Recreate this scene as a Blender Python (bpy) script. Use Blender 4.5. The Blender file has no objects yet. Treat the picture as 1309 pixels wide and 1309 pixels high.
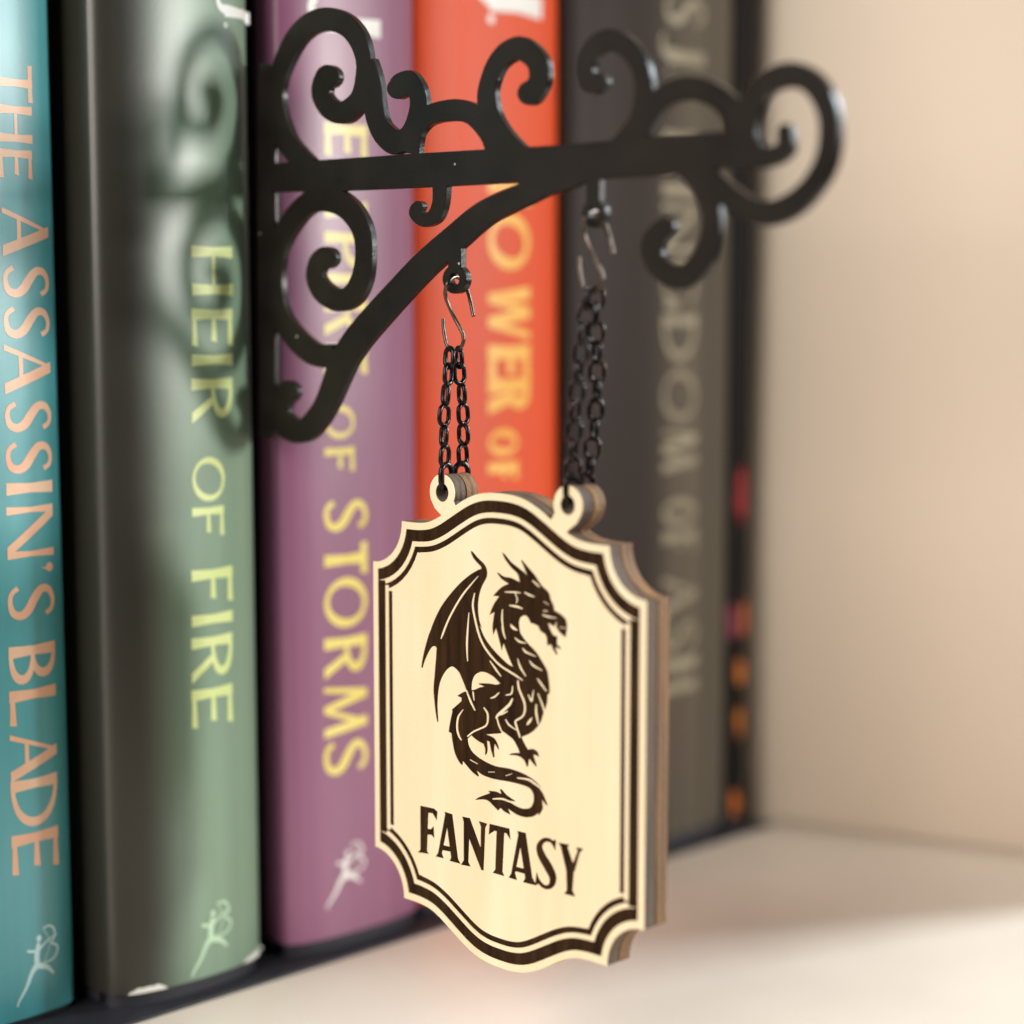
import bpy, bmesh, math, random
from mathutils import Vector, Matrix
from mathutils.geometry import delaunay_2d_cdt
random.seed(7)
MM = 0.001
scene = bpy.context.scene
col = scene.collection

# ------------------------------------------------------------------ camera
cam_data = bpy.data.cameras.new('camera')
cam = bpy.data.objects.new('camera', cam_data)
col.objects.link(cam)
cam_data.sensor_width = 36.0
cam_data.lens = 65.5646
cam_data.clip_start = 0.005
cam_data.clip_end = 20.0
cam.matrix_world = Matrix([[0.7135, 0.074375, -0.696696, -0.172696], [-0.700655, 0.075738, -0.709469, -0.229868], [0.0, 0.99435, 0.10615, 0.102872], [0.0, 0.0, 0.0, 1.0]])
cam_data.dof.use_dof = True
cam_data.dof.focus_distance = 0.2555
cam_data.dof.aperture_fstop = 7.6
cam_data.dof.aperture_blades = 0
scene.camera = cam

# ------------------------------------------------------------------ world, lamps, exposure
world = bpy.data.worlds.new('World'); scene.world = world
world.use_nodes = True
bg = world.node_tree.nodes['Background']
bg.inputs[0].default_value = (1.0, 0.95, 0.9, 1)
bg.inputs[1].default_value = 0.05

def area_lamp(name, loc, aim, size, power, color):
    d = bpy.data.lights.new(name, 'AREA')
    d.shape = 'RECTANGLE'; d.size, d.size_y = size
    d.energy = power; d.color = color
    o = bpy.data.objects.new(name, d); col.objects.link(o)
    o.location = loc
    o.rotation_euler = (Vector(aim) - Vector(loc)).to_track_quat('-Z', 'Y').to_euler()
    return o
# the window in front and to the right, and the soft room light behind the camera's left shoulder
area_lamp('window_lamp', (0.36, -0.60, 0.19), (0.0, 0.0, 0.09), (0.085, 0.13), 3.7, (1.0, 0.97, 0.93))
area_lamp('side_window_lamp', (0.70, -0.34, 0.40), (0.08, -0.08, 0.0), (0.12, 0.36), 10.5, (0.84, 0.94, 1.0))
area_lamp('room_lamp', (-0.78, -0.12, 0.42), (0.03, -0.03, 0.06), (0.6, 0.6), 9.2, (1.0, 0.93, 0.84))

scene.view_settings.view_transform = 'Standard'
scene.view_settings.look = 'None'
scene.view_settings.exposure = 0.0
scene.view_settings.gamma = 1.0
scene.view_settings.use_curve_mapping = False

# ------------------------------------------------------------------ materials
def srgb(r, g, b):
    f = lambda c: c / 12.92 if c <= 0.04045 else ((c + 0.055) / 1.055) ** 2.4
    return (f(r / 255), f(g / 255), f(b / 255), 1)

def material(name, base, rough=0.5, var=0.12, scale=(60, 60, 60), rvar=0.1, bump=0.0, bscale=900, metal=0.0,
             coat=0.0, spec=0.5, second=None):
    m = bpy.data.materials.new(name); m.use_nodes = True
    nt = m.node_tree; p = nt.nodes['Principled BSDF']
    p.inputs['Metallic'].default_value = metal
    p.inputs['Coat Weight'].default_value = coat
    p.inputs['Coat Roughness'].default_value = 0.3
    p.inputs['Specular IOR Level'].default_value = spec
    tc = nt.nodes.new('ShaderNodeTexCoord'); mp = nt.nodes.new('ShaderNodeMapping')
    mp.inputs['Scale'].default_value = scale
    nt.links.new(tc.outputs['Object'], mp.inputs[0])
    n = nt.nodes.new('ShaderNodeTexNoise'); n.inputs['Scale'].default_value = 1.0
    n.inputs['Detail'].default_value = 6
    nt.links.new(mp.outputs[0], n.inputs[0])
    mix = nt.nodes.new('ShaderNodeMix'); mix.data_type = 'RGBA'
    c2 = second or tuple(min(1, c * (1 + var)) for c in base[:3]) + (1,)
    c1 = tuple(c * (1 - var) for c in base[:3]) + (1,)
    mix.inputs[6].default_value = c1; mix.inputs[7].default_value = c2
    ramp = nt.nodes.new('ShaderNodeMapRange'); ramp.inputs[1].default_value = 0.3; ramp.inputs[2].default_value = 0.7
    nt.links.new(n.outputs[0], ramp.inputs[0])
    nt.links.new(ramp.outputs[0], mix.inputs[0])
    nt.links.new(mix.outputs[2], p.inputs['Base Color'])
    r = nt.nodes.new('ShaderNodeMapRange')
    r.inputs[3].default_value = max(0.02, rough - rvar); r.inputs[4].default_value = min(1, rough + rvar)
    nt.links.new(n.outputs[0], r.inputs[0]); nt.links.new(r.outputs[0], p.inputs['Roughness'])
    if bump:
        bn = nt.nodes.new('ShaderNodeTexNoise'); bn.inputs['Scale'].default_value = bscale; bn.inputs['Detail'].default_value = 4
        nt.links.new(tc.outputs['Object'], bn.inputs[0])
        b = nt.nodes.new('ShaderNodeBump'); b.inputs['Strength'].default_value = bump; b.inputs['Distance'].default_value = 0.0002
        nt.links.new(bn.outputs[0], b.inputs['Height']); nt.links.new(b.outputs[0], p.inputs['Normal'])
    return m

M = {}
M['shelf'] = material('white_laminate', (0.68, 0.615, 0.53, 1), 0.42, 0.05, (30, 30, 14), 0.1, 0.2, 900)
M['wall'] = material('cream_panel', (0.79, 0.68, 0.56, 1), 0.6, 0.04, (9, 9, 4), 0.1, 0.15, 400)
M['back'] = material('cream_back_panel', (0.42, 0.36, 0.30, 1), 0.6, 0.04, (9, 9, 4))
M['black'] = material('black_powder_coat', (0.011, 0.0085, 0.0072, 1), 0.30, 0.3, (140, 140, 140), 0.06, 0.15, 2600, spec=0.3)
def specks(m, scale, size, color):
    nt = m.node_tree; p = nt.nodes['Principled BSDF']
    tc = nt.nodes.new('ShaderNodeTexCoord'); v = nt.nodes.new('ShaderNodeTexVoronoi'); v.inputs['Scale'].default_value = scale
    nt.links.new(tc.outputs['Object'], v.inputs['Vector'])
    lt = nt.nodes.new('ShaderNodeMath'); lt.operation = 'LESS_THAN'; lt.inputs[1].default_value = size
    nt.links.new(v.outputs['Distance'], lt.inputs[0])
    old = p.inputs['Base Color'].links[0].from_socket
    mix = nt.nodes.new('ShaderNodeMix'); mix.data_type = 'RGBA'; mix.inputs[7].default_value = color
    nt.links.new(lt.outputs[0], mix.inputs[0]); nt.links.new(old, mix.inputs[6]); nt.links.new(mix.outputs[2], p.inputs['Base Color'])
specks(M['black'], 190, 0.034, (0.55, 0.5, 0.45, 1))
M['plate'] = material('dull_black_plate', (0.006, 0.0055, 0.006, 1), 0.85, 0.3, (120, 120, 120), 0.05, spec=0.08)
M['chain'] = material('black_chain_steel', (0.018, 0.015, 0.015, 1), 0.2, 0.3, (900, 900, 900), 0.08, metal=0.7)
M['hook'] = material('dark_bronze_wire', (0.10, 0.075, 0.06, 1), 0.3, 0.3, (500, 500, 500), 0.1, metal=0.9)
M['birch'] = material('birch_veneer', (0.87, 0.69, 0.445, 1), 0.55, 0.06, (30, 150, 16), 0.08, 0.4, 1700, second=(0.90, 0.745, 0.53, 1))
M['edge'] = material('laser_burnt_edge', (0.075, 0.046, 0.028, 1), 0.8, 0.4, (1300, 240, 40), 0.1, 1.0, 1500, second=(0.15, 0.098, 0.06, 1))
M['edge_back'] = material('toasted_plywood_edge', (0.13, 0.068, 0.034, 1), 0.8, 0.3, (1300, 240, 40), 0.1, 1.0, 1500, second=(0.28, 0.145, 0.055, 1))
M['burn'] = material('engraved_brown', (0.030, 0.0135, 0.0050, 1), 0.9, 0.5, (260, 900, 90), 0.05, 0.8, 2400, spec=0.12)
M['pages'] = material('page_paper', (0.66, 0.60, 0.47, 1), 0.9, 0.12, (900, 30, 5))
M['board'] = material('navy_board', (0.018, 0.018, 0.026, 1), 0.55, 0.2, (90, 90, 90), bump=0.3, bscale=3000)
M['worn'] = material('worn_paper_edge', (0.75, 0.74, 0.68, 1), 0.8, 0.1)

def jacket_material(name, base, rough, coat, left_tone=None, tone_to=0.0, soft=0.003, var=0.07, spec=0.5):
    m = material(name, base, rough, var, (330, 60, 5), 0.08, 0.05, 1400, coat=coat, spec=spec)
    if left_tone:     # a second, darker colour on the left side, blending softly into the base
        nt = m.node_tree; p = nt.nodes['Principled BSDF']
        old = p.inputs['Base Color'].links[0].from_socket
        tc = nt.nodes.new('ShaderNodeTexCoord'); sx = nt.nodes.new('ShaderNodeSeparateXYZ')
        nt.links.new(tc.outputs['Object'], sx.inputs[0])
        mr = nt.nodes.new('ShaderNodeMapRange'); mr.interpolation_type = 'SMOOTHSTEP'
        mr.inputs[1].default_value = tone_to - soft; mr.inputs[2].default_value = tone_to + soft
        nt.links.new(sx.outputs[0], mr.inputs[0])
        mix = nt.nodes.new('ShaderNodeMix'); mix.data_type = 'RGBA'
        mix.inputs[6].default_value = left_tone
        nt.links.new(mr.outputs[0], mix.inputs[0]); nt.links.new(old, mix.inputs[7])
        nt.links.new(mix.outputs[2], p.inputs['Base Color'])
    return m

def foil(name, a, b, rough=0.35):
    return material(name, a, rough, 0.0, (120, 120, 160), 0.1, second=b)

# ------------------------------------------------------------------ helpers
def link(name, me, mat, parent=None):
    o = bpy.data.objects.new(name, me); col.objects.link(o)
    if mat is not None and not me.materials: me.materials.append(mat)
    if parent is not None: o.parent = parent
    return o

def thing(name, label, cat, loc=(0, 0, 0), group=None):
    o = bpy.data.objects.new(name, None); col.objects.link(o)
    o.empty_display_size = 0.01
    o.location = loc
    o['label'] = label; o['category'] = cat
    if group: o['group'] = group
    return o

def local(o):      # meshes are written in world millimetres; shift them into the frame of their thing
    return Vector(o.location) if o is not None else Vector((0, 0, 0))

def make_mesh(name, verts, faces, parent=None, smooth=None):
    off = local(parent)
    me = bpy.data.meshes.new(name)
    me.from_pydata([Vector(v) * MM - off for v in verts], [], faces)
    me.validate(); me.update()
    if smooth is not None:
        me.polygons.foreach_set('use_smooth', [True] * len(me.polygons))
        me.set_sharp_from_angle(angle=math.radians(smooth))
    return me

def box_mesh(name, lo, hi, parent=None, bevel=0.0):
    bm = bmesh.new()
    bmesh.ops.create_cube(bm, size=1)
    off = local(parent)
    for v in bm.verts:
        v.co = Vector([(lo[i] + hi[i]) / 2 + v.co[i] * (hi[i] - lo[i]) for i in range(3)]) * MM - off
    if bevel: bmesh.ops.bevel(bm, geom=bm.edges[:], offset=bevel * MM, segments=2, affect='EDGES', profile=0.6)
    me = bpy.data.meshes.new(name); bm.to_mesh(me); bm.free()
    return me

def cr(P, n, closed=False):
    P = [Vector(p) for p in P]
    Q = [P[-1]] + P + [P[0], P[1]] if closed else [2 * P[0] - P[1]] + P + [2 * P[-1] - P[-2]]
    out = []
    for i in range(1, len(Q) - 2):
        a, b, d, e = Q[i - 1], Q[i], Q[i + 1], Q[i + 2]
        for k in range(n):
            t = k / n
            out.append(0.5 * (2 * b + (d - a) * t + (2 * a - 5 * b + 4 * d - e) * t * t + (3 * b - a - 3 * d + e) * t ** 3))
    if not closed: out.append(Q[-2])
    return out

def area2(p):
    return sum(p[i][0] * p[(i + 1) % len(p)][1] - p[(i + 1) % len(p)][0] * p[i][1] for i in range(len(p)))

def hull(pts):
    pts = sorted(set((round(p[0], 6), round(p[1], 6)) for p in pts))
    if len(pts) < 3: return None
    def half(ps):
        h = []
        for p in ps:
            while len(h) > 1 and (h[-1][0] - h[-2][0]) * (p[1] - h[-2][1]) - (h[-1][1] - h[-2][1]) * (p[0] - h[-2][0]) <= 1e-12: h.pop()
            h.append(p)
        return h
    lo, up = half(pts), half(pts[::-1])
    h = lo[:-1] + up[:-1]
    return h if len(h) > 2 and abs(area2(h)) > 1e-7 else None

def rail_polys(rails, n=1):     # rails: (left x, left y, right x, right y) per station -> convex pieces of the ribbon
    r = cr([Vector(q) for q in rails], n) if n > 1 else [Vector(q) for q in rails]
    out = []
    for a, b in zip(r, r[1:]):
        h = hull([(a[0], a[1]), (a[2], a[3]), (b[0], b[1]), (b[2], b[3])])
        if h: out.append(h)
    return out

def ribbon(pts, n=6, round_ends=False):       # pts (x, y, width)
    P = cr([Vector(p) for p in pts], n) if len(pts) > 2 else [Vector(p) for p in pts]
    rails = []
    for i, p in enumerate(P):
        d = P[min(i + 1, len(P) - 1)] - P[max(i - 1, 0)]
        l = math.hypot(d[0], d[1]) or 1
        nx, ny = -d[1] / l, d[0] / l
        w = p[2] / 2
        rails.append((p[0] + nx * w, p[1] + ny * w, p[0] - nx * w, p[1] - ny * w))
    out = rail_polys(rails)
    if round_ends:
        for p in (P[0], P[-1]): out.append(circle(p[0], p[1], p[2] / 2, 12))
    return out

def circle(x, y, r, n=24, ry=None):
    ry = ry or r
    return [(x + r * math.cos(2 * math.pi * i / n), y + ry * math.sin(2 * math.pi * i / n)) for i in range(n)]

def fill(pos, neg=(), cuts=()):
    """Union of the polygons pos (each a list of points, or (points, owner)) minus the polygons neg; returns points and (i, j, k, owner)."""
    vs, fs, owner = [], [], []
    for q in list(pos) + [(n_, -1) for n_ in neg]:
        p, w = q if (isinstance(q, tuple) and isinstance(q[1], int)) else (q, 0)
        if area2(p) < 0: p = p[::-1]
        fs.append(list(range(len(vs), len(vs) + len(p)))); vs += [Vector((a[0], a[1])) for a in p]; owner.append(w)
    es = []
    for a, b in cuts:
        es.append((len(vs), len(vs) + 1)); vs += [Vector(a), Vector(b)]
    ov, oe, of, _, _, orig = delaunay_2d_cdt(vs, es, fs, 0, 1e-6)
    tris = []
    for f, o in zip(of, orig):
        ws = [owner[i] for i in o]
        if not ws or -1 in ws: continue
        w = min(ws)
        for k in range(1, len(f) - 1):
            a, b, c_ = f[0], f[k], f[k + 1]
            ar = (ov[b][0] - ov[a][0]) * (ov[c_][1] - ov[a][1]) - (ov[b][1] - ov[a][1]) * (ov[c_][0] - ov[a][0])
            if abs(ar) < 1e-10: continue
            tris.append((a, b, c_, w) if ar > 0 else (a, c_, b, w))
    return ov, tris

def slab(pts, tris, top, bottom, bevel, place, owners=None):
    """Extrude the filled region between heights bottom and top with a small chamfer. One (verts, faces) per owner."""
    edge = {}
    for t in tris:
        for a, b in ((t[0], t[1]), (t[1], t[2]), (t[2], t[0])): edge[(a, b)] = t[3]
    bound = [(a, b, w) for (a, b), w in edge.items() if (b, a) not in edge]
    nrm = {}
    for a, b, w in bound:
        d = pts[b] - pts[a]
        n = Vector((d[1], -d[0]))
        if n.length > 0: n.normalize()
        for v in (a, b): nrm[v] = nrm.get(v, Vector((0, 0))) + n
    for v in nrm:
        if nrm[v].length > 1e-6: nrm[v].normalize()
    res = {}
    for w in (owners if owners is not None else sorted(set(t[3] for t in tris))):
        V, Fc, idx = [], [], {}
        def vid(v, lvl):
            k = (v, lvl)
            if k not in idx:
                p = pts[v]
                if lvl in (0, 3) and v in nrm and bevel: p = p - nrm[v] * bevel
                h = (top, top - bevel, bottom + bevel, bottom)[lvl]
                idx[k] = len(V); V.append(place(p[0], p[1], h))
            return idx[k]
        for a, b, c_, o in tris:
            if o != w: continue
            Fc.append((vid(a, 0), vid(b, 0), vid(c_, 0))); Fc.append((vid(c_, 3), vid(b, 3), vid(a, 3)))
        levels = ((0, 1), (1, 2), (2, 3)) if bevel else ((0, 3),)
        for a, b, o in bound:
            if o != w: continue
            for l0, l1 in levels:
                Fc.append((vid(a, l0), vid(a, l1), vid(b, l1), vid(b, l0)))
        if Fc: res[w] = (V, Fc)
    return res

def tube(path, r, n=8, closed=False):
    P = [Vector(p) for p in path]
    V, Fc = [], []
    m = len(P)
    up = None
    for i, p in enumerate(P):
        t = (P[(i + 1) % m] - P[i - 1]) if closed else (P[min(i + 1, m - 1)] - P[max(i - 1, 0)])
        t.normalize()
        if up is None:
            up = t.orthogonal().normalized()
        up = (up - t * up.dot(t)).normalized()
        s = t.cross(up)
        for k in range(n):
            a = 2 * math.pi * k / n
            V.append(p + (up * math.cos(a) + s * math.sin(a)) * r)
    for i in range(m if closed else m - 1):
        j = (i + 1) % m
        for k in range(n):
            Fc.append((i * n + k, i * n + (k + 1) % n, j * n + (k + 1) % n, j * n + k))
    if not closed:
        Fc.append(tuple(range(n))[::-1]); Fc.append(tuple(range((m - 1) * n, m * n)))
    return V, Fc

# ------------------------------------------------------------------ the setting
def structure(o): o['kind'] = 'structure'; return o
structure(link('shelf', box_mesh('shelf', (-420, -150, -18), (420, 220, 0), bevel=1.0), M['shelf']))
structure(link('back_wall', box_mesh('back_wall', (-420, 220.5, -18), (420, 228, 330)), M['back']))
d = Vector((0.285, -0.9585, 0)); nrm_ = Vector((0.9585, 0.285, 0))
p0 = Vector((127.5, 0, 0)) - d * 215; p1 = Vector((127.5, 0, 0)) + d * 93
quad = [p0, p1, p1 + nrm_ * 18, p0 + nrm_ * 18]
vs = [(q.x, q.y, 0.05) for q in quad] + [(q.x, q.y, 330) for q in quad]
structure(link('side_wall', make_mesh('side_wall', vs, [(0, 3, 2, 1), (4, 5, 6, 7), (0, 1, 5, 4), (1, 2, 6, 5), (2, 3, 7, 6), (3, 0, 4, 7)]), M['wall']))

foot_strip = link('navy_strip', box_mesh('navy_strip', (-58, -4.6, 0.0), (122, 60, 0.5), bevel=.1), M['board'])  # thin dark navy strip under the books, reaching out past their spines
foot_strip['label'] = 'dark navy strip showing along the foot of the books'; foot_strip['category'] = 'shelf liner'
# ------------------------------------------------------------------ lettering
def glyph(ch, w, h, t, s):
    """Humanist capitals: t is the thick stroke, s the thin one. Returns polygons inside w by h."""
    R = lambda x0, y0, x1, y1: [(x0, y0), (x1, y0), (x1, y1), (x0, y1)]
    def bar(p, q, a, b=None):
        return ribbon([(p[0], p[1], a), (q[0], q[1], b or a)], 1)
    f = t * 0.16       # slight flare at the ends of the strokes
    def stem(x, y0=0, y1=None, a=t):
        y1 = h if y1 is None else y1
        ym = (y0 + y1) / 2
        return [[(x - f, y0), (x + a + f, y0), (x + a, ym), (x + a + f, y1), (x - f, y1), (x, ym)]]
    def arm(x0, x1, y, a=s):    # y is the lower edge; widens to the right end
        return [[(x0, y), (x1, y - a * .25), (x1 + a * .3, y + a * 1.35), (x0, y + a)]]
    def bowl(x0, x1, y0, y1, a=t, b=s, full=False):
        cx, cy = x0, (y0 + y1) / 2
        st = []
        for k in range(15):
            u = -math.pi / 2 + math.pi * k / 14
            wd = b + (a - b) * math.cos(u) ** 2
            st.append((cx + (x1 - x0 - wd / 2) * math.cos(u), cy + ((y1 - y0) / 2 - b / 2) * math.sin(u), wd))
        return ribbon(st, 1)
    def ess(x0, x1):
        W_ = x1 - x0
        q = [(0.86, .80, s * 1.1), (0.72, .93, s * 1.05), (.45, .955, s * 1.1), (.20, .86, t * .75), (.18, .70, t * .9), (.42, .55, t * 1.05),
             (.70, .42, t * 1.05), (.84, .26, t * .9), (.74, .10, t * .75), (.45, .045, s * 1.1), (.22, .08, s * 1.05), (.08, .21, s * 1.1)]
        return ribbon([(x0 + a * W_, b * h, c_) for a, b, c_ in q], 4)
    if ch == 'I': return stem(w / 2 - t / 2)
    if ch == 'L': return stem(0) + arm(t * .5, w, s * .0 + s * .25)
    if ch == 'E': return stem(0) + arm(t * .5, w, s * .25) + arm(t * .5, w * .88, h * .50 - s * .3) + arm(t * .5, w, h - s * 1.3)
    if ch == 'F': return stem(0) + arm(t * .5, w * .86, h * .46) + arm(t * .5, w, h - s * 1.3)
    if ch == 'T': return stem(w / 2 - t / 2) + [[(0, h - s * 1.5), (w, h - s * 1.5), (w, h + s * .1), (w / 2, h - s * .2), (0, h + s * .1)]]
    if ch == 'H': return stem(0) + stem(w - t) + [R(t * .5, h * .5 - s * .4, w - t * .5, h * .5 + s * .6)]
    if ch == 'N': return stem(0, a=s * 1.1) + stem(w - s * 1.1, a=s * 1.1) + [[(0, h), (t * 1.15, h), (w, 0), (w - t * 1.15, 0)]]
    if ch == 'M': return ([[(w * .02, 0), (w * .02 + s, 0), (w * .16 + s, h), (w * .16 - s * .2, h)], [(w * .98, 0), (w * .98 - t, 0), (w * .82 - t, h), (w * .84, h)],
                          [(w * .12, h), (w * .12 + t * 1.1, h), (w * .52, 0), (w * .52 - t * .8, 0)], [(w * .86, h), (w * .86 - s * 1.2, h), (w * .52 - s, 0), (w * .52, 0)]])
    if ch == 'W': return [[(0, h), (t * 1.1, h), (w * .32, 0), (w * .32 - t * .8, 0)], [(w * .5 + s * .3, h), (w * .5 - s * .8, h), (w * .32 - s, 0), (w * .32, 0)],
                          [(w * .5 - t * .6, h), (w * .5 + t * .5, h), (w * .76, 0), (w * .76 - t * .8, 0)], [(w, h), (w - s * 1.1, h), (w * .76 - s, 0), (w * .76, 0)]]
    if ch == 'A': return [[(0, 0), (s * 1.2, 0), (w * .5 + s * .2, h), (w * .5 - s * .6, h)], [(w, 0), (w - t * 1.15, 0), (w * .5 - t * .7, h), (w * .5 + t * .45, h)], [(w * .2, h * .3), (w * .8, h * .3), (w * .76, h * .3 + s), (w * .24, h * .3 + s)]]
    if ch == 'P': return stem(0) + bowl(t * .8, w, h * .42, h)
    if ch == 'R': return stem(0) + bowl(t * .8, w * .92, h * .46, h) + [[(w * .38, h * .5), (w * .38 + t, h * .5), (w + t * .1, 0), (w - t * 1.1, 0)]]
    if ch == 'B': return stem(0) + bowl(t * .8, w * .88, h * .5 - s * .5, h) + bowl(t * .8, w, 0, h * .5 + s * .5)
    if ch == 'D': return stem(0) + bowl(t * .6, w, 0, h)
    if ch == 'S': return ess(0, w)
    if ch == 'K': return stem(0) + [[(t * .8, h * .42), (t * .8 + s * 1.5, h * .42), (w, h), (w - s * 1.4, h)], [(w * .34, h * .56), (w * .34 + t, h * .6), (w + t * .2, 0), (w - t, 0)]]
    if ch in 'OG':
        st = []
        a0, a1 = (0, 2 * math.pi) if ch == 'O' else (0.75, 2 * math.pi - .35)
        for k in range(33):
            u = a0 + (a1 - a0) * k / 32
            wd = s + (t - s) * math.cos(u + .35) ** 2
            st.append((w / 2 + (w / 2 - wd / 2) * math.cos(u), h / 2 + (h / 2 - wd / 2) * math.sin(u), wd))
        g = ribbon(st, 1)
        if ch == 'G': g += [R(w - t * 1.1, h * .08, w - t * .1, h * .46)]
        return g
    if ch == 'J': return stem(w - t, h * .1) + ribbon([(w - t / 2, h * .14, t), (w - t * .8, h * .0, t * .8), (w * .35, -h * .07, s), (0, -h * .02, s)], 5)
    if ch == '.': return [circle(w / 2, h * .09, min(w, h * .18) / 2, 12)]
    if ch == "'": return [circle(w / 2, h * .90, min(w / 2, h * .085), 12)] + [[(w * .5, h * .86), (w * .5 + h * .08, h * .9), (w * .42, h * .70)]]
    return [R(0, 0, w, h)]

class Book:
    def __init__(s, x0, x1, y, crown, power, depth, height, z0, root):
        s.x0, s.x1, s.y, s.crown, s.p, s.depth, s.h, s.z0, s.root = x0, x1, y, crown, power, depth, height, z0, root
    def prof(s, x):
        u = abs(2 * (x - s.x0) / (s.x1 - s.x0) - 1)
        u = min(u, 1.0)
        return s.y - s.crown * (1 - u ** s.p) ** (1 / s.p)
    def sheet(s, name, polys, mat, neg=(), off=0.035):
        xs = [p[0] for q in polys for p in q]; zs = [p[1] for q in polys for p in q]
        a, b = min(xs), max(xs)
        n = max(2, int((b - a) / 0.7))
        cuts = [((a + (b - a) * (k + .5) / n, min(zs) - 1), (a + (b - a) * (k + .5) / n, max(zs) + 1)) for k in range(n)]
        pts, tris = fill(polys, neg, cuts)
        V = [(p[0], s.prof(p[0]) - off, p[1]) for p in pts]
        used = sorted(set(i for t in tris for i in t[:3])); mp = {v: i for i, v in enumerate(used)}
        me = make_mesh(name, [V[i] for i in used], [tuple(mp[i] for i in t[:3]) for t in tris], s.root, 60)
        return link(name, me, mat, s.root)
    def write(s, name, rows, mat, weight=0.15, thin=0.095):
        polys = []
        for ch, zs, ze, xb, xt in rows:      # the text reads downwards, the letters' tops point to +x
            h = xt - xb; w = max(zs - ze, 0.2)
            for g in glyph(ch, w, h, weight * h, thin * h):
                polys.append([(xb + q[1], zs - q[0]) for q in g])
        return s.sheet(name, polys, mat)

def build_book(label, x0, x1, y, crown, power, jacket_mat, z0=2.6, depth=128, height=208, page_in=3.0, group='books standing in a row on the shelf'):
    root = thing('book', label, 'book', ((x0 + x1) / 2 * MM, y * MM, 0), group)
    b = Book(x0, x1, y, crown, power, depth, height, z0, root)
    # dust jacket: one folded sheet with a thickness, open at top and bottom
    out, inn = [], []
    yb = y + depth
    prof = [(x0, yb), (x0, y + 40), (x0, y + 14), (x0 + .12, y + 8), (x0 + .18, y + 5), (x0 + .05, y + 2)]
    n = 40
    arc = []
    for k in range(n + 1):
        th = math.pi * k / n
        u = -math.cos(th)
        x = x0 + (x1 - x0) * (u + 1) / 2
        arc.append((x, b.prof(x)))
    prof2 = [(x1 - .05, y + 2), (x1 - .18, y + 5), (x1 - .12, y + 8), (x1, y + 14), (x1, y + 40), (x1, yb)]
    line = prof + arc + prof2
    cx = (x0 + x1) / 2
    for i, (px_, py_) in enumerate(line):
        a = Vector(line[max(i - 1, 0)]); c_ = Vector(line[min(i + 1, len(line) - 1)])
        dd = (c_ - a); nn = Vector((-dd[1], dd[0])).normalized()
        inn.append((px_ + nn[0] * 0.22, py_ + nn[1] * 0.22))
    V, Fc = [], []
    zs = [z0, z0 + .5, height * .25, height * .5, height * .75, height - .5, height]
    m = len(line)
    for z in zs: V += [(p[0], p[1], z) for p in line]
    base_in = len(V)
    for z in (z0, height): V += [(p[0], p[1], z) for p in inn]
    for r in range(len(zs) - 1):
        for i in range(m - 1):
            Fc.append((r * m + i, r * m + i + 1, (r + 1) * m + i + 1, (r + 1) * m + i))
    for i in range(m - 1):
        Fc.append((base_in + i + 1, base_in + i, base_in + m + i, base_in + m + i + 1))
        Fc.append((i + 1, i, base_in + i, base_in + i + 1))
        t0 = (len(zs) - 1) * m
        Fc.append((t0 + i, t0 + i + 1, base_in + m + i + 1, base_in + m + i))
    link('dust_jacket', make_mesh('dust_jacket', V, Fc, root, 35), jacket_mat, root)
    # hard boards under the jacket: front, back and the rounded case spine
    for xa, xb in ((x0 + .5, x0 + 2.6), (x1 - 2.6, x1 - .5)):
        link('cover_board', box_mesh('cover_board', (xa, y + 3, 0.51), (xb, yb - 1, height - .6), root, .3), M['board'], root)
    poly = [(p[0], p[1] + .55) for p in arc]
    inner = [((p[0] - cx) * .9 + cx, p[1] + 2.4) for p in arc]
    V, Fc = [], []
    ins = max(0.35, .0)
    loop = [(cx + (p[0] - cx) * (1 - 2 * ins / (x1 - x0)), p[1] + .5) for p in arc] + inner[::-1]
    k = len(loop)
    V = [(p[0], p[1], 0.51) for p in loop] + [(p[0], p[1], height - .6) for p in loop]
    h_ = k // 2
    for i in range(k): Fc.append((i, (i + 1) % k, k + (i + 1) % k, k + i))
    for i in range(h_ - 1):
        Fc.append((i + 1, i, k - 1 - i, k - 2 - i)); Fc.append((k + i, k + i + 1, 2 * k - 2 - i, 2 * k - 1 - i))
    link('case_spine', make_mesh('case_spine', V, Fc, root, 35), M['board'], root)
    link('page_block', box_mesh('page_block', (x0 + 2.8, y + 2.9, page_in), (x1 - 2.8, yb - 4, height - 4), root), M['pages'], root)
    return b

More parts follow.
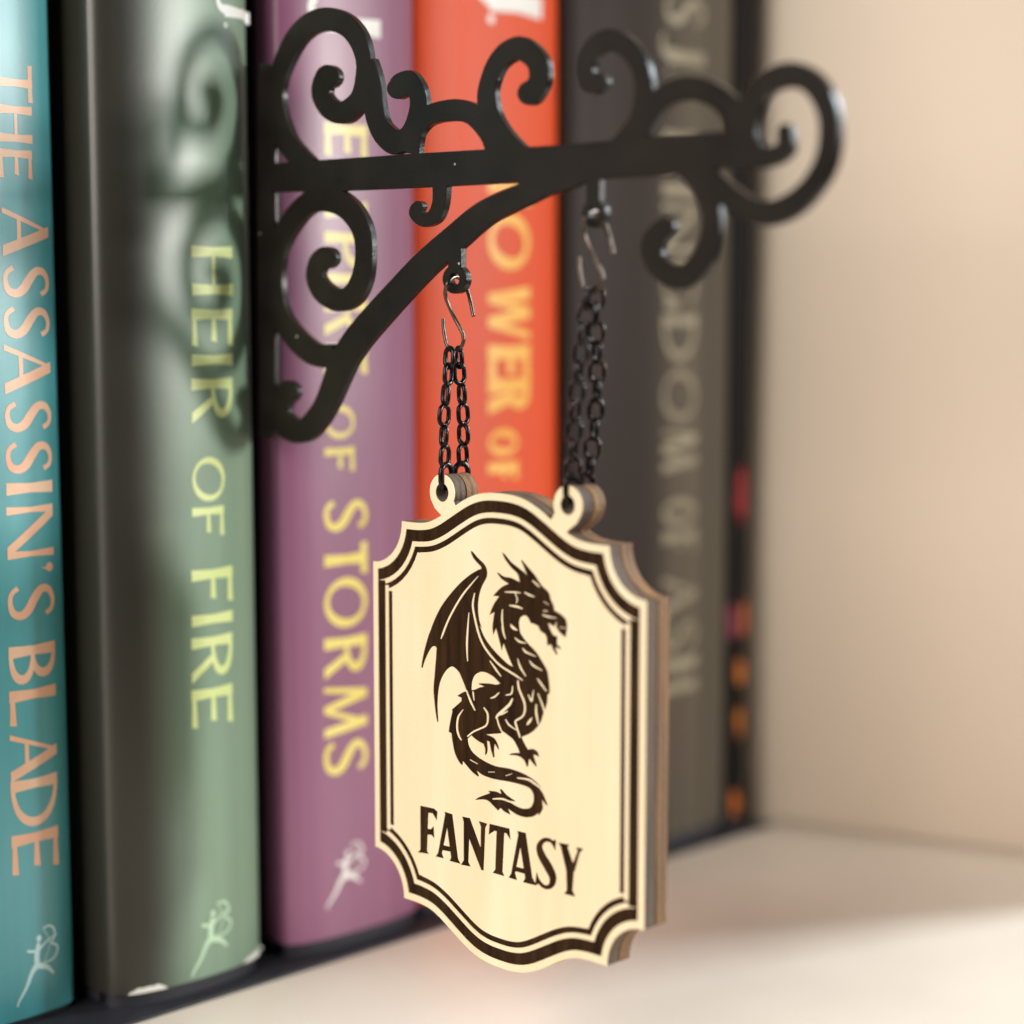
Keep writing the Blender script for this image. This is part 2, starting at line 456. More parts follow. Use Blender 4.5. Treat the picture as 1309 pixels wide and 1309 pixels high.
def archer(b, x0, x1, z0, z1, mat):
    """The publisher's running archer at the foot of the spine; drawn in the box x0..x1, z0..z1."""
    st = [[(.55, .80, .05), (.52, .70, .085), (.50, .60, .09), (.51, .50, .085), (.55, .46, .10)],
          [(.56, .48, .10), (.72, .43, .07), (.78, .39, .055), (.88, .31, .035)],
          [(.50, .50, .10), (.38, .40, .075), (.27, .24, .055), (.10, .07, .035), (.06, .0, .025)],
          [(.54, .69, .05), (.40, .70, .045), (.30, .725, .045)], [(.53, .69, .045), (.75, .79, .03), (.97, .84, .022)],
          [(.66, .98, .025), (.82, .985, .035), (.92, .90, .035), (.90, .80, .03), (.84, .74, .03), (.97, .68, .035), (.96, .58, .035), (.84, .51, .03), (.66, .50, .022)],
          [(.66, .98, .012), (.80, .75, .012), (.66, .50, .012)]]
    polys = []
    W, H = x1 - x0, z1 - z0
    for s in st:
        for g in ribbon([(p[0] * W, p[1] * H, p[2] * W * 1.25) for p in s], 4): polys.append([(x0 + q[0], z0 + q[1]) for q in g])
    polys.append([(x0 + q[0], z0 + q[1]) for q in circle(.56 * W, .855 * H, .055 * W, 12, .045 * H)])
    return b.sheet('publisher_emblem', polys, mat, off=0.05)

def blob_sheet(b, name, spots, mat, off=0.05):
    polys = []
    for x, z, rx, rz in spots:
        n = 22; ph = [random.uniform(0.6, 1.25) for _ in range(n)]
        polys.append([(x + rx * ph[i] * math.cos(2 * math.pi * i / n), z + rz * ph[i] * math.sin(2 * math.pi * i / n)) for i in range(n)])
    return b.sheet(name, polys, mat, off=off)

TEXT = {"teal/title":[["T",137.02,131.97,-40.57,-34.91],["H",131.28,126.47,-40.63,-35.08],["E",125.3,121.55,-40.68,-35.26],["A",117.43,110.71,-40.41,-32.7],["S",109.52,104.84,-40.51,-32.79],["S",103.86,99.16,-40.6,-32.87],["A",98.5,91.58,-40.7,-32.95],["S",90.59,86.07,-40.8,-33.03],["S",84.9,80.2,-40.89,-33.1],["I",79.09,77.42,-40.96,-33.16],["N",75.52,68.5,-41.06,-33.23],["'",67.37,65.92,-41.14,-33.3],["S",64.56,59.29,-41.21,-33.36],["B",55.67,50.25,-41.35,-33.47],["L",49.33,44.57,-41.44,-33.54],["A",43.29,36.35,-41.55,-33.63],["D",36.32,29.34,-41.66,-33.71],["E",28.4,22.88,-41.77,-33.8]],"green/title":[["H",112.47,105.62,-14.12,-6.31],["E",103.33,98.16,-14.31,-6.51],["I",96.78,95.17,-14.41,-6.62],["R",93.1,86.85,-14.54,-6.76],["O",81.67,75.04,-14.7,-8.65],["F",74.11,69.91,-14.84,-8.95],["F",64.8,59.85,-15.14,-7.39],["I",58.2,56.55,-15.25,-7.5],["R",54.66,48.14,-15.38,-7.64],["E",46.83,41.35,-15.53,-7.8]],"green/author":[["J",149.39,146.22,-7.88,0.11],[".",145.23,144.32,-7.63,0.05]],"purple/title":[["E",131.91,127.23,11.3,19.69],["M",125.55,117.34,11.2,19.6],["P",115.28,109.94,11.09,19.51],["I",108.91,107.51,11.03,19.46],["R",104.7,99.45,10.96,19.39],["E",97.86,93.44,10.88,19.32],["O",88.43,83.13,10.82,16.62],["F",81.64,78.06,10.75,16.55],["S",73.51,68.27,10.57,19.05],["T",66.39,61.38,10.48,18.97],["O",61.0,52.94,10.39,18.89],["R",51.3,45.09,10.29,18.8],["M",43.82,35.28,10.18,18.7],["S",34.77,28.88,10.08,18.62]],"purple/author":[["J",150.78,146.15,10.06,22.73]],"orange/title":[["T",127.4,121.11,46.67,56.83],["O",119.79,110.17,46.65,56.84],["W",107.39,98.34,46.63,56.86],["E",97.14,92.06,46.61,56.87],["R",91.53,85.89,46.6,56.88],["O",83.13,78.42,46.59,53.78],["F",77.21,74.51,46.58,53.79]],"orange/author":[["J",157.8,153.3,45.68,60.05],[".",152.31,150.77,46.36,57.41]],"charcoal/title":[["K",135.99,128.28,90.4,100.14],["I",126.56,124.55,90.48,100.25],["N",122.83,114.19,90.57,100.37],["G",112.45,103.45,90.71,100.56],["D",102.29,93.82,90.84,100.73],["O",92.35,82.35,90.98,100.91],["M",81.17,72.88,91.11,101.09],["O",67.97,62.74,91.26,101.3],["F",61.55,57.95,91.33,101.39],["A",53.14,45.6,91.47,101.57],["S",44.7,38.63,91.57,101.71],["H",37.11,30.71,91.67,101.84]],"charcoal/author":[["S",160.72,155.38,90.72,102.08],["J",153.69,148.88,90.8,102.2],[".",147.46,146.47,90.86,102.28]],"teal/emblem":[-42.03,-34.32,3.37,14.18],"green/emblem":[-16.85,-8.75,3.27,13.74],"purple/emblem":[9.77,18.07,7.6,17.45]}
GEOM = {'teal': (-58, -31.0, 8.0, 2.6, 2.4), 'green': (-28.6, -1.1, 2.6, 4.4, 2.2), 'purple': (3.6, 31.6, 1.8, 3.2, 2.3), 'orange': (32.0, 66.4, 3.0, 3.8, 2.1), 'charcoal': (66.8, 113.0, 1.6, 3.0, 2.6), 'black': (113.4, 120.6, 1.6, 1.4, 2.2)}      # x0, x1, y, crown, power per book

JM = {
 'teal': jacket_material('teal_jacket', srgb(70, 154, 162), 0.36, 0.3),
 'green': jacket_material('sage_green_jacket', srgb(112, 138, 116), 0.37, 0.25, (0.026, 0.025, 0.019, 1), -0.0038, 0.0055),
 'purple': jacket_material('mauve_jacket', srgb(138, 88, 118), 0.4, 0.2),
 'orange': jacket_material('orange_jacket', srgb(216, 72, 17), 0.55, 0.0),
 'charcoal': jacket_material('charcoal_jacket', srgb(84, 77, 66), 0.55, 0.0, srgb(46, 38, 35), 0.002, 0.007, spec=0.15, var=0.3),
 'black': jacket_material('black_jacket', srgb(15, 11, 12), 0.6, 0.0, spec=0.15),
}
LABEL = {
 'teal': 'teal jacketed book with copper lettering at the left end of the row',
 'green': 'sage green jacketed book with a dark left side and pale yellow lettering',
 'purple': 'mauve jacketed book with yellow lettering behind the black scroll bracket',
 'orange': 'orange jacketed book with blurred yellow lettering behind the left chain',
 'charcoal': 'thick charcoal grey book with beige lettering behind the right chain',
 'black': 'thin black book with red and orange artwork beside the cream side wall',
}
FOIL = {
 'teal': foil('copper_print', srgb(232, 172, 138), srgb(242, 204, 172)),
 'green': foil('lime_print', srgb(200, 214, 138), srgb(214, 226, 160)),
 'purple': foil('yellow_print', srgb(228, 208, 96), srgb(236, 220, 130)),
 'orange': foil('gold_print', srgb(240, 176, 76), srgb(246, 196, 100)),
 'charcoal': foil('beige_print', srgb(118, 110, 90), srgb(150, 142, 120)),
 'white': foil('white_print', srgb(226, 228, 222), srgb(240, 240, 238)),
 'mint': foil('mint_print', srgb(198, 236, 234), srgb(216, 242, 240)),
 'sage': foil('pale_green_print', srgb(176, 208, 176), srgb(196, 222, 194)),
 'red': foil('crimson_print', srgb(176, 26, 42), srgb(140, 16, 40)),
 'flame': foil('flame_print', srgb(196, 88, 28), srgb(210, 130, 40)),
 'plum': foil('plum_print', srgb(104, 30, 66), srgb(140, 40, 70)),
}
BK = {}
for key in ('teal', 'green', 'purple', 'orange', 'charcoal', 'black'):
    x0, x1, y, crown, power = GEOM[key]
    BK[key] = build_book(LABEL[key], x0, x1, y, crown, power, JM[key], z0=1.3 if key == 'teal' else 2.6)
for key, rows in TEXT.items():
    book, kind = key.split('/')
    mat = FOIL['white'] if kind == 'author' and book != 'charcoal' else FOIL[book]
    if kind == 'emblem': archer(BK[book], *rows, {'teal': FOIL['mint'], 'green': FOIL['sage'], 'purple': FOIL['white']}[book])
    else: BK[book].write('title_lettering' if kind == 'title' else 'author_lettering', rows, mat, *((0.20, 0.12) if book == 'orange' else (0.17, 0.10) if book == 'purple' else (0.17, 0.085)))
for name, spots, mat in [('cover_artwork', [(116.84, 67.81, 1.6, 6.0)], 'red'), ('cover_artwork', [(114.56, 41.91, 1.3, 4)], 'plum'), ('cover_artwork', [(118.19, 42.3, 1.3, 3.6), (117.11, 31.04, 1.3, 3), (117.07, 21.02, 1.0, 3.4), (116.19, 4.34, 1.3, 3)], 'flame')]:
    blob_sheet(BK['black'], name, spots, FOIL[mat])
# paper rubbed white along the foot of the green jacket
for xa, xb in [(-26.54, -20.61), (-6.15, 0.1)]:
    b = BK['green']; n = 14
    V, Fc = [], []
    for k in range(n + 1):
        x = xa + (xb - xa) * k / n
        ww = 1.0 * math.sin(math.pi * min(1, max(0, k / n))) ** .5 * random.uniform(.75, 1.1) + .05
        V += [(x, b.prof(x) - .06, b.z0 - .02), (x, b.prof(x) - .07, b.z0 - .02 + ww)]
    for k in range(n): Fc.append((2 * k, 2 * k + 2, 2 * k + 3, 2 * k + 1))
    link('worn_edge', make_mesh('worn_edge', V, Fc, b.root, 60), M['worn'], b.root)

# ------------------------------------------------------------------ scroll bracket
BR = {"crossbar":[[["poly",[[1.81,125.05],[10.5,124.95],[29.64,124.62],[36.67,124.52],[50.85,124.25],[64.23,123.94],[76.87,123.98],[89.63,123.91],[94.11,123.78],[95.84,121.42],[95.54,119.32],[87.45,119.67],[80.92,119.23],[73.06,119.36],[70.71,119.33],[68.32,119.12],[65.35,118.44],[61.77,117.72],[55.82,119.63],[41.55,119.81],[22.95,120.14],[2.1,120.78]]]]],"brace":[[["rail",[[71.15,121.32,71.36,120.75],[69.45,121.31,69.83,120.31],[67.72,121.29,68.31,119.85],[65.97,121.23,66.82,119.34],[64.19,121.13,65.23,118.82],[62.24,120.97,63.46,118.34],[60.11,120.67,61.71,117.86],[58.23,120.16,60.1,117.39],[56.11,119.51,57.93,116.72],[52.59,118.64,54.52,115.76],[48.63,117.5,51.09,114.64],[45.58,116.13,48.69,113.44],[42.85,114.64,46.17,111.95],[39.56,112.91,43.0,110.18],[36.16,111.0,39.85,108.34],[33.2,109.1,37.13,106.56],[30.47,107.23,34.53,104.74],[27.73,105.39,31.94,102.88],[25.14,103.6,29.51,101.09],[22.79,101.91,27.33,99.47],[20.66,100.23,25.47,97.98],[18.91,98.54,23.99,96.62],[17.43,96.74,22.68,95.22],[16.16,94.67,21.35,93.44],[15.04,92.67,20.04,91.56],[14.12,91.06,18.88,89.88],[13.06,89.66,17.49,88.16],[11.3,88.07,15.44,86.14],[9.79,87.07,12.77,84.28],[9.46,87.09,9.21,83.52],[9.01,87.19,6.06,83.95],[8.07,87.56,3.78,85.15],[7.33,88.06,2.3,86.81],[7.28,88.58,2.09,88.6],[7.51,89.2,2.7,90.17],[7.93,89.57,3.79,91.32],[8.71,90.09,4.84,92.11]]],["poly",[[9.5,91.25],[9.36,90.73],[8.97,90.25],[8.36,89.86],[7.6,89.6],[6.75,89.49],[5.9,89.54],[5.14,89.75],[4.54,90.11],[4.15,90.57],[4.03,91.08],[4.18,91.61],[4.58,92.09],[5.2,92.48],[5.97,92.74],[6.82,92.85],[7.66,92.79],[8.42,92.57],[9.01,92.22],[9.38,91.76]]]]],"upright":[[["poly",[[0.79,139.09],[1.78,139.91],[4.25,139.23],[4.8,138.5],[4.46,114.48],[3.8,85.0],[2.61,83.76],[-0.12,84.34],[0.01,114.61]]]]],"scroll":[[["rail",[[13.99,125.06,10.57,123.2],[11.59,126.74,7.93,124.98],[9.64,128.31,5.43,127.07],[8.32,130.15,3.97,129.57],[7.38,132.1,3.28,131.93],[6.87,133.73,3.15,133.91],[6.84,135.28,3.39,135.73],[7.34,136.79,3.7,137.55],[8.28,138.27,4.4,139.44],[9.76,140.01,5.83,141.54],[11.46,141.53,7.63,143.46],[13.02,142.39,9.62,144.84],[14.49,142.84,11.95,145.78],[15.98,143.0,14.66,146.26],[17.3,142.94,17.57,146.17],[18.61,142.68,20.36,145.46],[19.93,142.21,22.71,144.34],[21.07,141.54,24.49,142.96],[22.09,140.63,25.74,141.42],[22.96,139.44,26.48,139.75],[23.53,138.13,26.83,138.09],[23.63,136.96,26.87,136.61],[23.39,135.76,26.7,135.24],[23.03,134.56,26.46,133.78],[22.37,133.66,25.77,132.23],[21.03,133.0,24.2,130.74],[20.02,132.75,21.73,129.65],[19.83,132.81,18.56,129.86],[19.14,133.0,16.18,130.88],[18.29,133.5,14.59,132.26],[17.69,134.11,13.65,133.79],[17.7,134.66,13.55,135.25],[18.0,135.13,13.95,136.45],[18.25,135.09,14.71,137.31],[18.75,135.12,15.41,137.82]]],["poly",[[19.89,136.28],[19.75,135.78],[19.36,135.35],[18.76,135.03],[18.01,134.85],[17.17,134.84],[16.33,135.0],[15.57,135.3],[14.97,135.72],[14.59,136.23],[14.47,136.76],[14.61,137.27],[15.01,137.71],[15.62,138.02],[16.38,138.19],[17.22,138.19],[18.06,138.03],[18.8,137.73],[19.39,137.31],[19.76,136.81]]]],[["rail",[[24.97,137.92,27.47,138.11],[25.44,136.4,28.23,136.58],[25.73,135.0,28.9,134.94],[25.45,133.68,29.13,133.37],[25.22,132.09,29.33,131.97],[25.57,130.16,29.7,130.46],[26.47,128.17,30.36,129.16],[28.18,126.22,31.69,128.22],[31.09,124.7,32.31,127.95],[34.5,125.1,32.22,127.9],[36.36,126.37,33.24,128.15],[37.54,127.8,34.08,128.97],[38.24,129.32,34.65,130.1],[38.47,130.83,35.0,131.16],[38.22,132.42,34.91,132.09],[37.32,134.13,34.05,133.04],[35.28,135.76,33.77,133.25],[32.21,135.59,34.7,133.04],[30.89,134.85,33.86,132.61]]],["poly",[[34.62,133.38],[34.51,132.95],[34.19,132.58],[33.71,132.31],[33.09,132.16],[32.41,132.14],[31.73,132.27],[31.12,132.52],[30.63,132.87],[30.32,133.3],[30.21,133.75],[30.33,134.18],[30.65,134.55],[31.14,134.82],[31.76,134.97],[32.44,134.98],[33.12,134.85],[33.73,134.6],[34.21,134.24],[34.51,133.82]]]],[["rail",[[36.87,124.3,31.97,125.1],[37.01,125.72,32.59,126.64],[37.33,126.82,33.56,128.25],[38.16,127.63,35.28,129.65],[39.43,128.2,37.66,130.66],[41.62,128.41,40.76,131.16],[43.93,128.34,43.86,131.23],[45.32,128.17,46.45,130.8],[46.44,127.78,48.77,129.85],[47.84,126.78,50.85,128.4],[49.04,125.59,52.53,126.78],[49.67,124.54,53.47,125.27],[50.2,123.34,54.06,123.93]]]],[["rail",[[57.55,123.96,54.72,122.22],[56.22,124.94,53.38,123.31],[54.96,125.95,52.0,124.52],[53.73,127.17,50.55,125.98],[52.75,128.41,49.28,127.62],[52.17,129.59,48.58,129.32],[51.88,130.76,48.35,130.94],[51.87,131.77,48.56,132.39],[52.21,132.79,49.12,133.73],[52.94,133.91,49.96,135.21],[53.93,134.75,51.27,136.61],[55.27,135.17,53.3,137.77],[55.94,135.22,56.33,138.17],[56.7,134.87,59.21,136.89],[57.72,134.16,61.02,135.12],[58.01,133.42,61.63,133.31],[57.93,132.68,61.42,131.67],[57.48,132.4,60.53,130.51],[56.6,132.0,59.58,129.75]]],["poly",[[60.2,130.64],[60.1,130.19],[59.79,129.79],[59.32,129.5],[58.72,129.33],[58.05,129.31],[57.38,129.44],[56.78,129.7],[56.29,130.07],[55.98,130.52],[55.87,130.99],[55.98,131.45],[56.29,131.84],[56.77,132.14],[57.38,132.3],[58.05,132.31],[58.72,132.18],[59.31,131.92],[59.79,131.55],[60.09,131.11]]]],[["rail",[[74.45,121.44,71.5,123.34],[76.3,123.15,73.48,124.88],[77.94,124.94,75.01,126.27],[78.76,126.74,75.68,127.53],[79.02,128.45,75.95,128.86],[78.96,130.2,76.02,130.27],[78.49,131.97,75.73,131.62],[77.59,133.76,74.92,132.92],[76.19,135.42,73.87,133.94],[74.15,136.74,72.69,134.59],[71.57,137.46,71.8,134.86],[69.12,137.01,70.96,134.73],[67.38,135.94,69.98,134.28],[66.48,134.54,69.39,133.6],[66.21,133.08,69.14,132.8],[66.48,131.67,69.39,132.11],[67.44,130.33,69.56,131.9],[69.42,129.81,68.94,132.22],[70.5,129.95,69.35,132.34]]],["poly",[[71.6,131.0],[71.52,130.61],[71.27,130.28],[70.89,130.03],[70.4,129.89],[69.85,129.88],[69.3,129.98],[68.8,130.21],[68.41,130.52],[68.15,130.9],[68.06,131.3],[68.14,131.69],[68.4,132.03],[68.79,132.27],[69.28,132.41],[69.83,132.42],[70.38,132.31],[70.87,132.09],[71.26,131.77],[71.52,131.4]]]],[["rail",[[76.45,122.36,73.43,123.91],[77.8,123.83,74.73,125.46],[79.15,125.23,76.11,126.96],[80.42,126.58,77.68,128.43],[81.66,127.52,79.64,129.73],[83.18,127.85,82.09,130.49],[84.73,127.82,84.74,130.64],[86.3,127.49,87.35,130.07],[87.81,126.87,89.66,129.05],[88.97,126.02,91.58,127.76],[89.8,125.09,93.06,126.17],[90.32,124.06,93.67,124.48],[90.8,122.73,93.9,122.97]]]],[["rail",[[97.75,123.3,99.83,123.26],[97.74,122.37,100.04,122.15],[97.63,121.95,99.83,120.81],[97.14,121.81,98.47,119.83],[96.29,121.71,96.8,119.43],[95.33,121.78,94.81,119.48],[94.93,121.88,92.62,120.4],[94.75,122.47,91.67,122.23],[94.67,123.72,91.53,124.05],[94.93,125.15,91.78,125.92],[95.47,126.43,92.43,127.7],[96.12,127.22,93.56,129.06],[96.98,127.74,95.12,130.06],[98.25,128.01,97.1,130.73],[99.46,128.02,99.36,130.93],[100.41,127.85,101.56,130.36],[101.34,127.45,103.45,129.24],[102.24,126.58,104.85,127.7],[102.99,125.4,105.8,126.02],[103.42,124.24,106.28,124.37],[103.56,122.93,106.39,122.69],[103.42,121.4,106.25,120.86],[102.99,119.93,105.75,118.99],[102.2,118.65,104.77,117.31],[101.14,117.52,103.48,115.84],[99.86,116.65,101.97,114.57],[98.5,116.05,100.22,113.57],[97.23,115.69,98.21,112.93],[96.11,115.62,95.84,112.8],[94.69,115.98,93.39,113.42],[93.06,116.67,91.18,114.45],[91.56,117.58,89.37,115.7],[89.96,118.71,87.81,116.98],[88.28,119.88,86.2,118.19],[86.61,121.06,84.56,119.41]]],["poly",[[99.86,123.21],[99.82,122.95],[99.67,122.73],[99.44,122.55],[99.14,122.45],[98.81,122.43],[98.48,122.5],[98.17,122.64],[97.93,122.84],[97.77,123.09],[97.72,123.36],[97.76,123.62],[97.91,123.84],[98.15,124.02],[98.45,124.12],[98.78,124.13],[99.11,124.07],[99.41,123.93],[99.65,123.72],[99.81,123.48]]]],[["rail",[[82.47,119.78,85.0,121.46],[83.96,118.51,86.6,120.12],[85.16,117.35,88.11,118.56],[86.03,116.08,89.01,116.74],[86.64,114.69,89.48,115.0],[86.82,113.48,89.75,113.42],[86.65,112.3,89.69,111.83],[86.14,110.94,89.24,110.05],[85.36,109.77,88.31,108.28],[84.27,108.89,86.69,106.77],[83.41,108.48,84.41,105.73],[82.87,108.56,81.79,105.91],[81.95,108.92,79.81,106.78],[81.14,109.47,78.36,107.97],[80.64,110.08,77.41,109.42],[80.61,110.64,77.2,110.94],[80.8,111.16,77.67,112.36],[81.23,111.57,78.73,113.35],[82.02,112.14,79.78,114.01]]],["poly",[[82.6,113.02],[82.53,112.65],[82.3,112.31],[81.95,112.06],[81.5,111.89],[80.99,111.85],[80.49,111.92],[80.03,112.11],[79.66,112.39],[79.42,112.74],[79.34,113.12],[79.42,113.5],[79.65,113.84],[80.01,114.09],[80.46,114.25],[80.97,114.3],[81.47,114.22],[81.92,114.03],[82.28,113.75],[82.52,113.4]]]],[["rail",[[17.97,98.36,17.84,94.9],[15.92,98.31,15.23,94.91],[14.38,98.41,11.99,95.38],[12.29,99.28,8.81,96.85],[10.03,100.61,6.19,98.69],[8.3,101.98,4.3,100.63],[7.0,103.58,2.98,102.8],[6.23,105.62,2.17,105.26],[5.97,107.82,1.86,107.82],[6.24,110.0,2.07,110.37],[7.0,112.0,2.8,112.82],[8.27,113.67,4.12,115.0],[9.9,115.14,5.84,116.9],[11.63,116.46,7.96,118.58],[13.36,117.33,10.44,119.97],[14.89,117.55,13.27,120.94],[16.06,117.46,16.66,121.17],[17.69,117.2,20.04,120.34],[19.52,116.61,22.89,118.9],[21.11,115.56,24.97,117.04],[22.36,114.23,26.33,115.02],[22.93,112.86,26.82,113.05],[23.04,111.31,26.82,111.2],[22.81,109.71,26.72,109.34],[22.23,108.31,26.28,107.5],[21.35,107.18,25.32,105.79],[20.44,106.5,23.75,104.28],[19.79,106.33,21.34,103.3],[19.34,106.32,18.37,103.12],[18.34,106.59,15.62,103.88],[17.13,107.12,13.47,105.12],[16.17,107.76,12.21,106.67],[15.62,108.42,11.71,108.36],[15.98,109.1,12.12,109.97],[16.61,109.61,13.03,111.29],[16.67,109.49,14.44,112.09],[17.09,109.45,15.56,112.42]]],["poly",[[18.89,110.78],[18.76,110.28],[18.39,109.84],[17.82,109.5],[17.1,109.28],[16.3,109.22],[15.5,109.31],[14.78,109.55],[14.21,109.92],[13.84,110.38],[13.72,110.88],[13.86,111.38],[14.24,111.83],[14.82,112.17],[15.55,112.38],[16.35,112.44],[17.15,112.34],[17.86,112.1],[18.42,111.73],[18.78,111.27]]]],[["rail",[[11.76,120.38,18.75,121.07],[12.15,119.62,18.88,120.36],[12.64,118.82,18.93,119.85],[13.33,118.21,18.79,119.67],[13.94,117.88,18.73,119.38]]]],[["rail",[[39.45,120.58,42.52,120.4],[39.54,119.28,42.38,119.08],[39.5,118.12,42.16,117.77],[39.17,117.22,41.76,116.55],[38.76,116.68,40.95,115.45],[38.21,116.41,39.41,114.72],[37.86,116.3,37.47,114.56],[37.45,116.47,35.78,115.22],[37.05,116.73,34.75,116.21],[37.09,116.71,34.84,117.19],[37.29,117.09,35.32,117.76]]],["poly",[[37.53,117.37],[37.48,117.16],[37.32,116.97],[37.08,116.82],[36.78,116.73],[36.45,116.71],[36.11,116.75],[35.81,116.87],[35.57,117.03],[35.42,117.24],[35.37,117.46],[35.42,117.68],[35.58,117.87],[35.82,118.02],[36.12,118.11],[36.46,118.13],[36.79,118.08],[37.09,117.97],[37.33,117.8],[37.48,117.59]]]]],"hanging_ring":[[["rail",[[44.83,107.36,46.29,107.34],[44.81,107.19,46.23,106.92],[44.74,107.03,46.05,106.51],[44.62,106.88,45.77,106.15],[44.48,106.76,45.39,105.85],[44.3,106.67,44.93,105.62],[44.1,106.61,44.43,105.48],[43.9,106.59,43.89,105.44],[43.69,106.61,43.35,105.49],[43.49,106.67,42.84,105.64],[43.32,106.77,42.39,105.88],[43.17,106.89,42.0,106.19],[43.06,107.05,41.72,106.56],[42.99,107.21,41.54,106.97],[42.97,107.39,41.48,107.41],[42.99,107.56,41.54,107.84],[43.06,107.73,41.73,108.25],[43.17,107.87,42.02,108.61],[43.32,108.0,42.4,108.91],[43.5,108.09,42.86,109.14],[43.7,108.14,43.37,109.27],[43.91,108.16,43.91,109.31],[44.11,108.14,44.44,109.25],[44.31,108.08,44.95,109.1],[44.48,107.98,45.4,108.86],[44.63,107.85,45.78,108.55],[44.74,107.7,46.06,108.18],[44.81,107.54,46.23,107.77],[44.83,107.36,46.29,107.34]]],["poly",[[42.75,111.06],[45.23,112.03],[45.22,108.61],[42.58,108.65]]]],[["rail",[[70.21,115.14,71.46,115.09],[70.19,114.98,71.41,114.7],[70.13,114.83,71.26,114.33],[70.04,114.7,71.02,114.0],[69.91,114.59,70.7,113.73],[69.76,114.51,70.31,113.53],[69.59,114.46,69.88,113.42],[69.41,114.45,69.42,113.39],[69.24,114.47,68.96,113.45],[69.07,114.53,68.52,113.59],[68.91,114.62,68.12,113.82],[68.79,114.74,67.79,114.11],[68.69,114.88,67.54,114.46],[68.63,115.04,67.39,114.85],[68.61,115.2,67.33,115.25],[68.63,115.36,67.38,115.64],[68.69,115.51,67.53,116.02],[68.78,115.64,67.78,116.35],[68.91,115.75,68.11,116.62],[69.06,115.83,68.5,116.81],[69.23,115.88,68.94,116.92],[69.41,115.89,69.4,116.95],[69.58,115.87,69.86,116.89],[69.75,115.81,70.29,116.74],[69.9,115.72,70.68,116.51],[70.03,115.6,71.01,116.22],[70.12,115.46,71.25,115.87],[70.19,115.3,71.41,115.49],[70.21,115.14,71.46,115.09]]],["poly",[[68.18,119.75],[70.44,119.73],[70.46,116.38],[68.2,116.47]]]]]}
bracket = thing('scroll_bracket', 'black metal scroll bracket sticking out from between the green and mauve books', 'bracket', (0, 0, 0.12))
pos, names = [], []
for nm in ('crossbar', 'brace', 'upright', 'scroll', 'hanging_ring'):
    for items in BR[nm]:
        w = len(names); names.append(nm)
        for kind, data in items:
            if kind == 'rail':
                for h in rail_polys(data, 1 if nm == 'hanging_ring' else 3): pos.append((h, w))
            else:
                pos.append(([tuple(q) for q in data], w))
pts, tris = fill(pos)
put = lambda a, b, h: (-h, -a, b)
for w, (V, Fc) in slab(pts, tris, 1.0, -0.1, 0.10, put, range(len(names))).items():
    link(names[w], make_mesh(names[w], V, Fc, bracket, 30), M['black'], bracket)
link('mounting_plate', box_mesh('mounting_plate', (-.75, 5.5, .55), (3.2, 62, 198), bracket, .15), M['plate'], bracket)

# ------------------------------------------------------------------ hooks
HOOK = [[1.5,1.14,-4.94],[1.8,-0.13,-2.0],[1.3,-0.71,-0.26],[-0.2,-0.7,0.33],[-1.9,-0.3,-0.52],[-1.6,-1.06,-2.23],[-0.5,-0.72,-4.83],[0,0.65,-7.43],[0,0.39,-8.96],[0,-1.12,-9.74],[0,-2.48,-9.0],[0,-3.16,-7.03],[0,-3.28,-5.27]]
RINGS = ((43.901, 107.375), (69.409, 115.17))
hook_labels = ('small dark wire hook in the ring under the sloping brace', 'small dark wire hook in the ring under the straight crossbar')
path = cr([(h[0], -h[1], h[2]) for h in HOOK], 7)
V, Fc = tube(path, 0.27, 8)
hook_me = make_mesh('hook', V, Fc, None, 50)
for (a, z), lab in zip(RINGS, hook_labels):
    o = link('hook', hook_me, M['hook'])
    o.location = (0, -a * MM, z * MM)
    o['label'] = lab; o['category'] = 'hook'; o['group'] = 'wire hooks on the bracket'

# ------------------------------------------------------------------ the hanging sign
C0 = 54.0; TH = 2.1; XF = -2.3
def outline(off):
    """Plaque outline, right half from the top centre to the middle of the side, mirrored both ways; off moves it inwards."""
    half = [(0, 79.2), (2.2, 79.12), (4.4, 78.75), (6.4, 78.05), (8.4, 77.05), (10.4, 75.95), (12.2, 75.0), (14.0, 74.3), (15.8, 74.02), (17.4, 73.95), (19.6, 73.95)]
    half = [(-1, 79.2)] + half
    q = cr([Vector((x, z)) for x, z in half], 4)
    q = [p for p in q if p[0] >= 0]
    r = 6.25
    arc = []
    for k in range(1, 13):       # concave corner about the missing shoulder
        t = math.pi + (math.pi / 2) * k / 12
        arc.append(Vector((25.85 + r * math.cos(t), 73.95 + r * math.sin(t))))
    arc[-1] = Vector((25.85, 67.7))
    q = q + arc
    q = q + [Vector((25.85, 46.9))]
    full = [Vector((p[0], p[1])) for p in q]
    full += [Vector((p[0], 2 * 46.9 - p[1])) for p in q[::-1][1:]]
    full += [Vector((-p[0], p[1])) for p in full[::-1][1:-1]]
    ded = []
    for p in full:
        if not ded or (p - ded[-1]).length > 1e-4: ded.append(p)
    if (ded[0] - ded[-1]).length < 1e-4: ded.pop()
    if area2(ded) < 0: ded = ded[::-1]
    if off:
        res = []
        n = len(ded)
        for i in range(n):
            a, b, c_ = ded[i - 1], ded[i], ded[(i + 1) % n]
            d1 = (b - a).normalized(); d2 = (c_ - b).normalized()
            n1 = Vector((-d1[1], d1[0])); n2 = Vector((-d2[1], d2[0]))
            m = n1 + n2
            res.append(b + m * (off / max(0.25, (1 + n1.dot(n2)))))
        ded = res
    return [(C0 + p[0], p[1]) for p in ded]
EYE = ((42.75, 78.55), (66.45, 78.55))
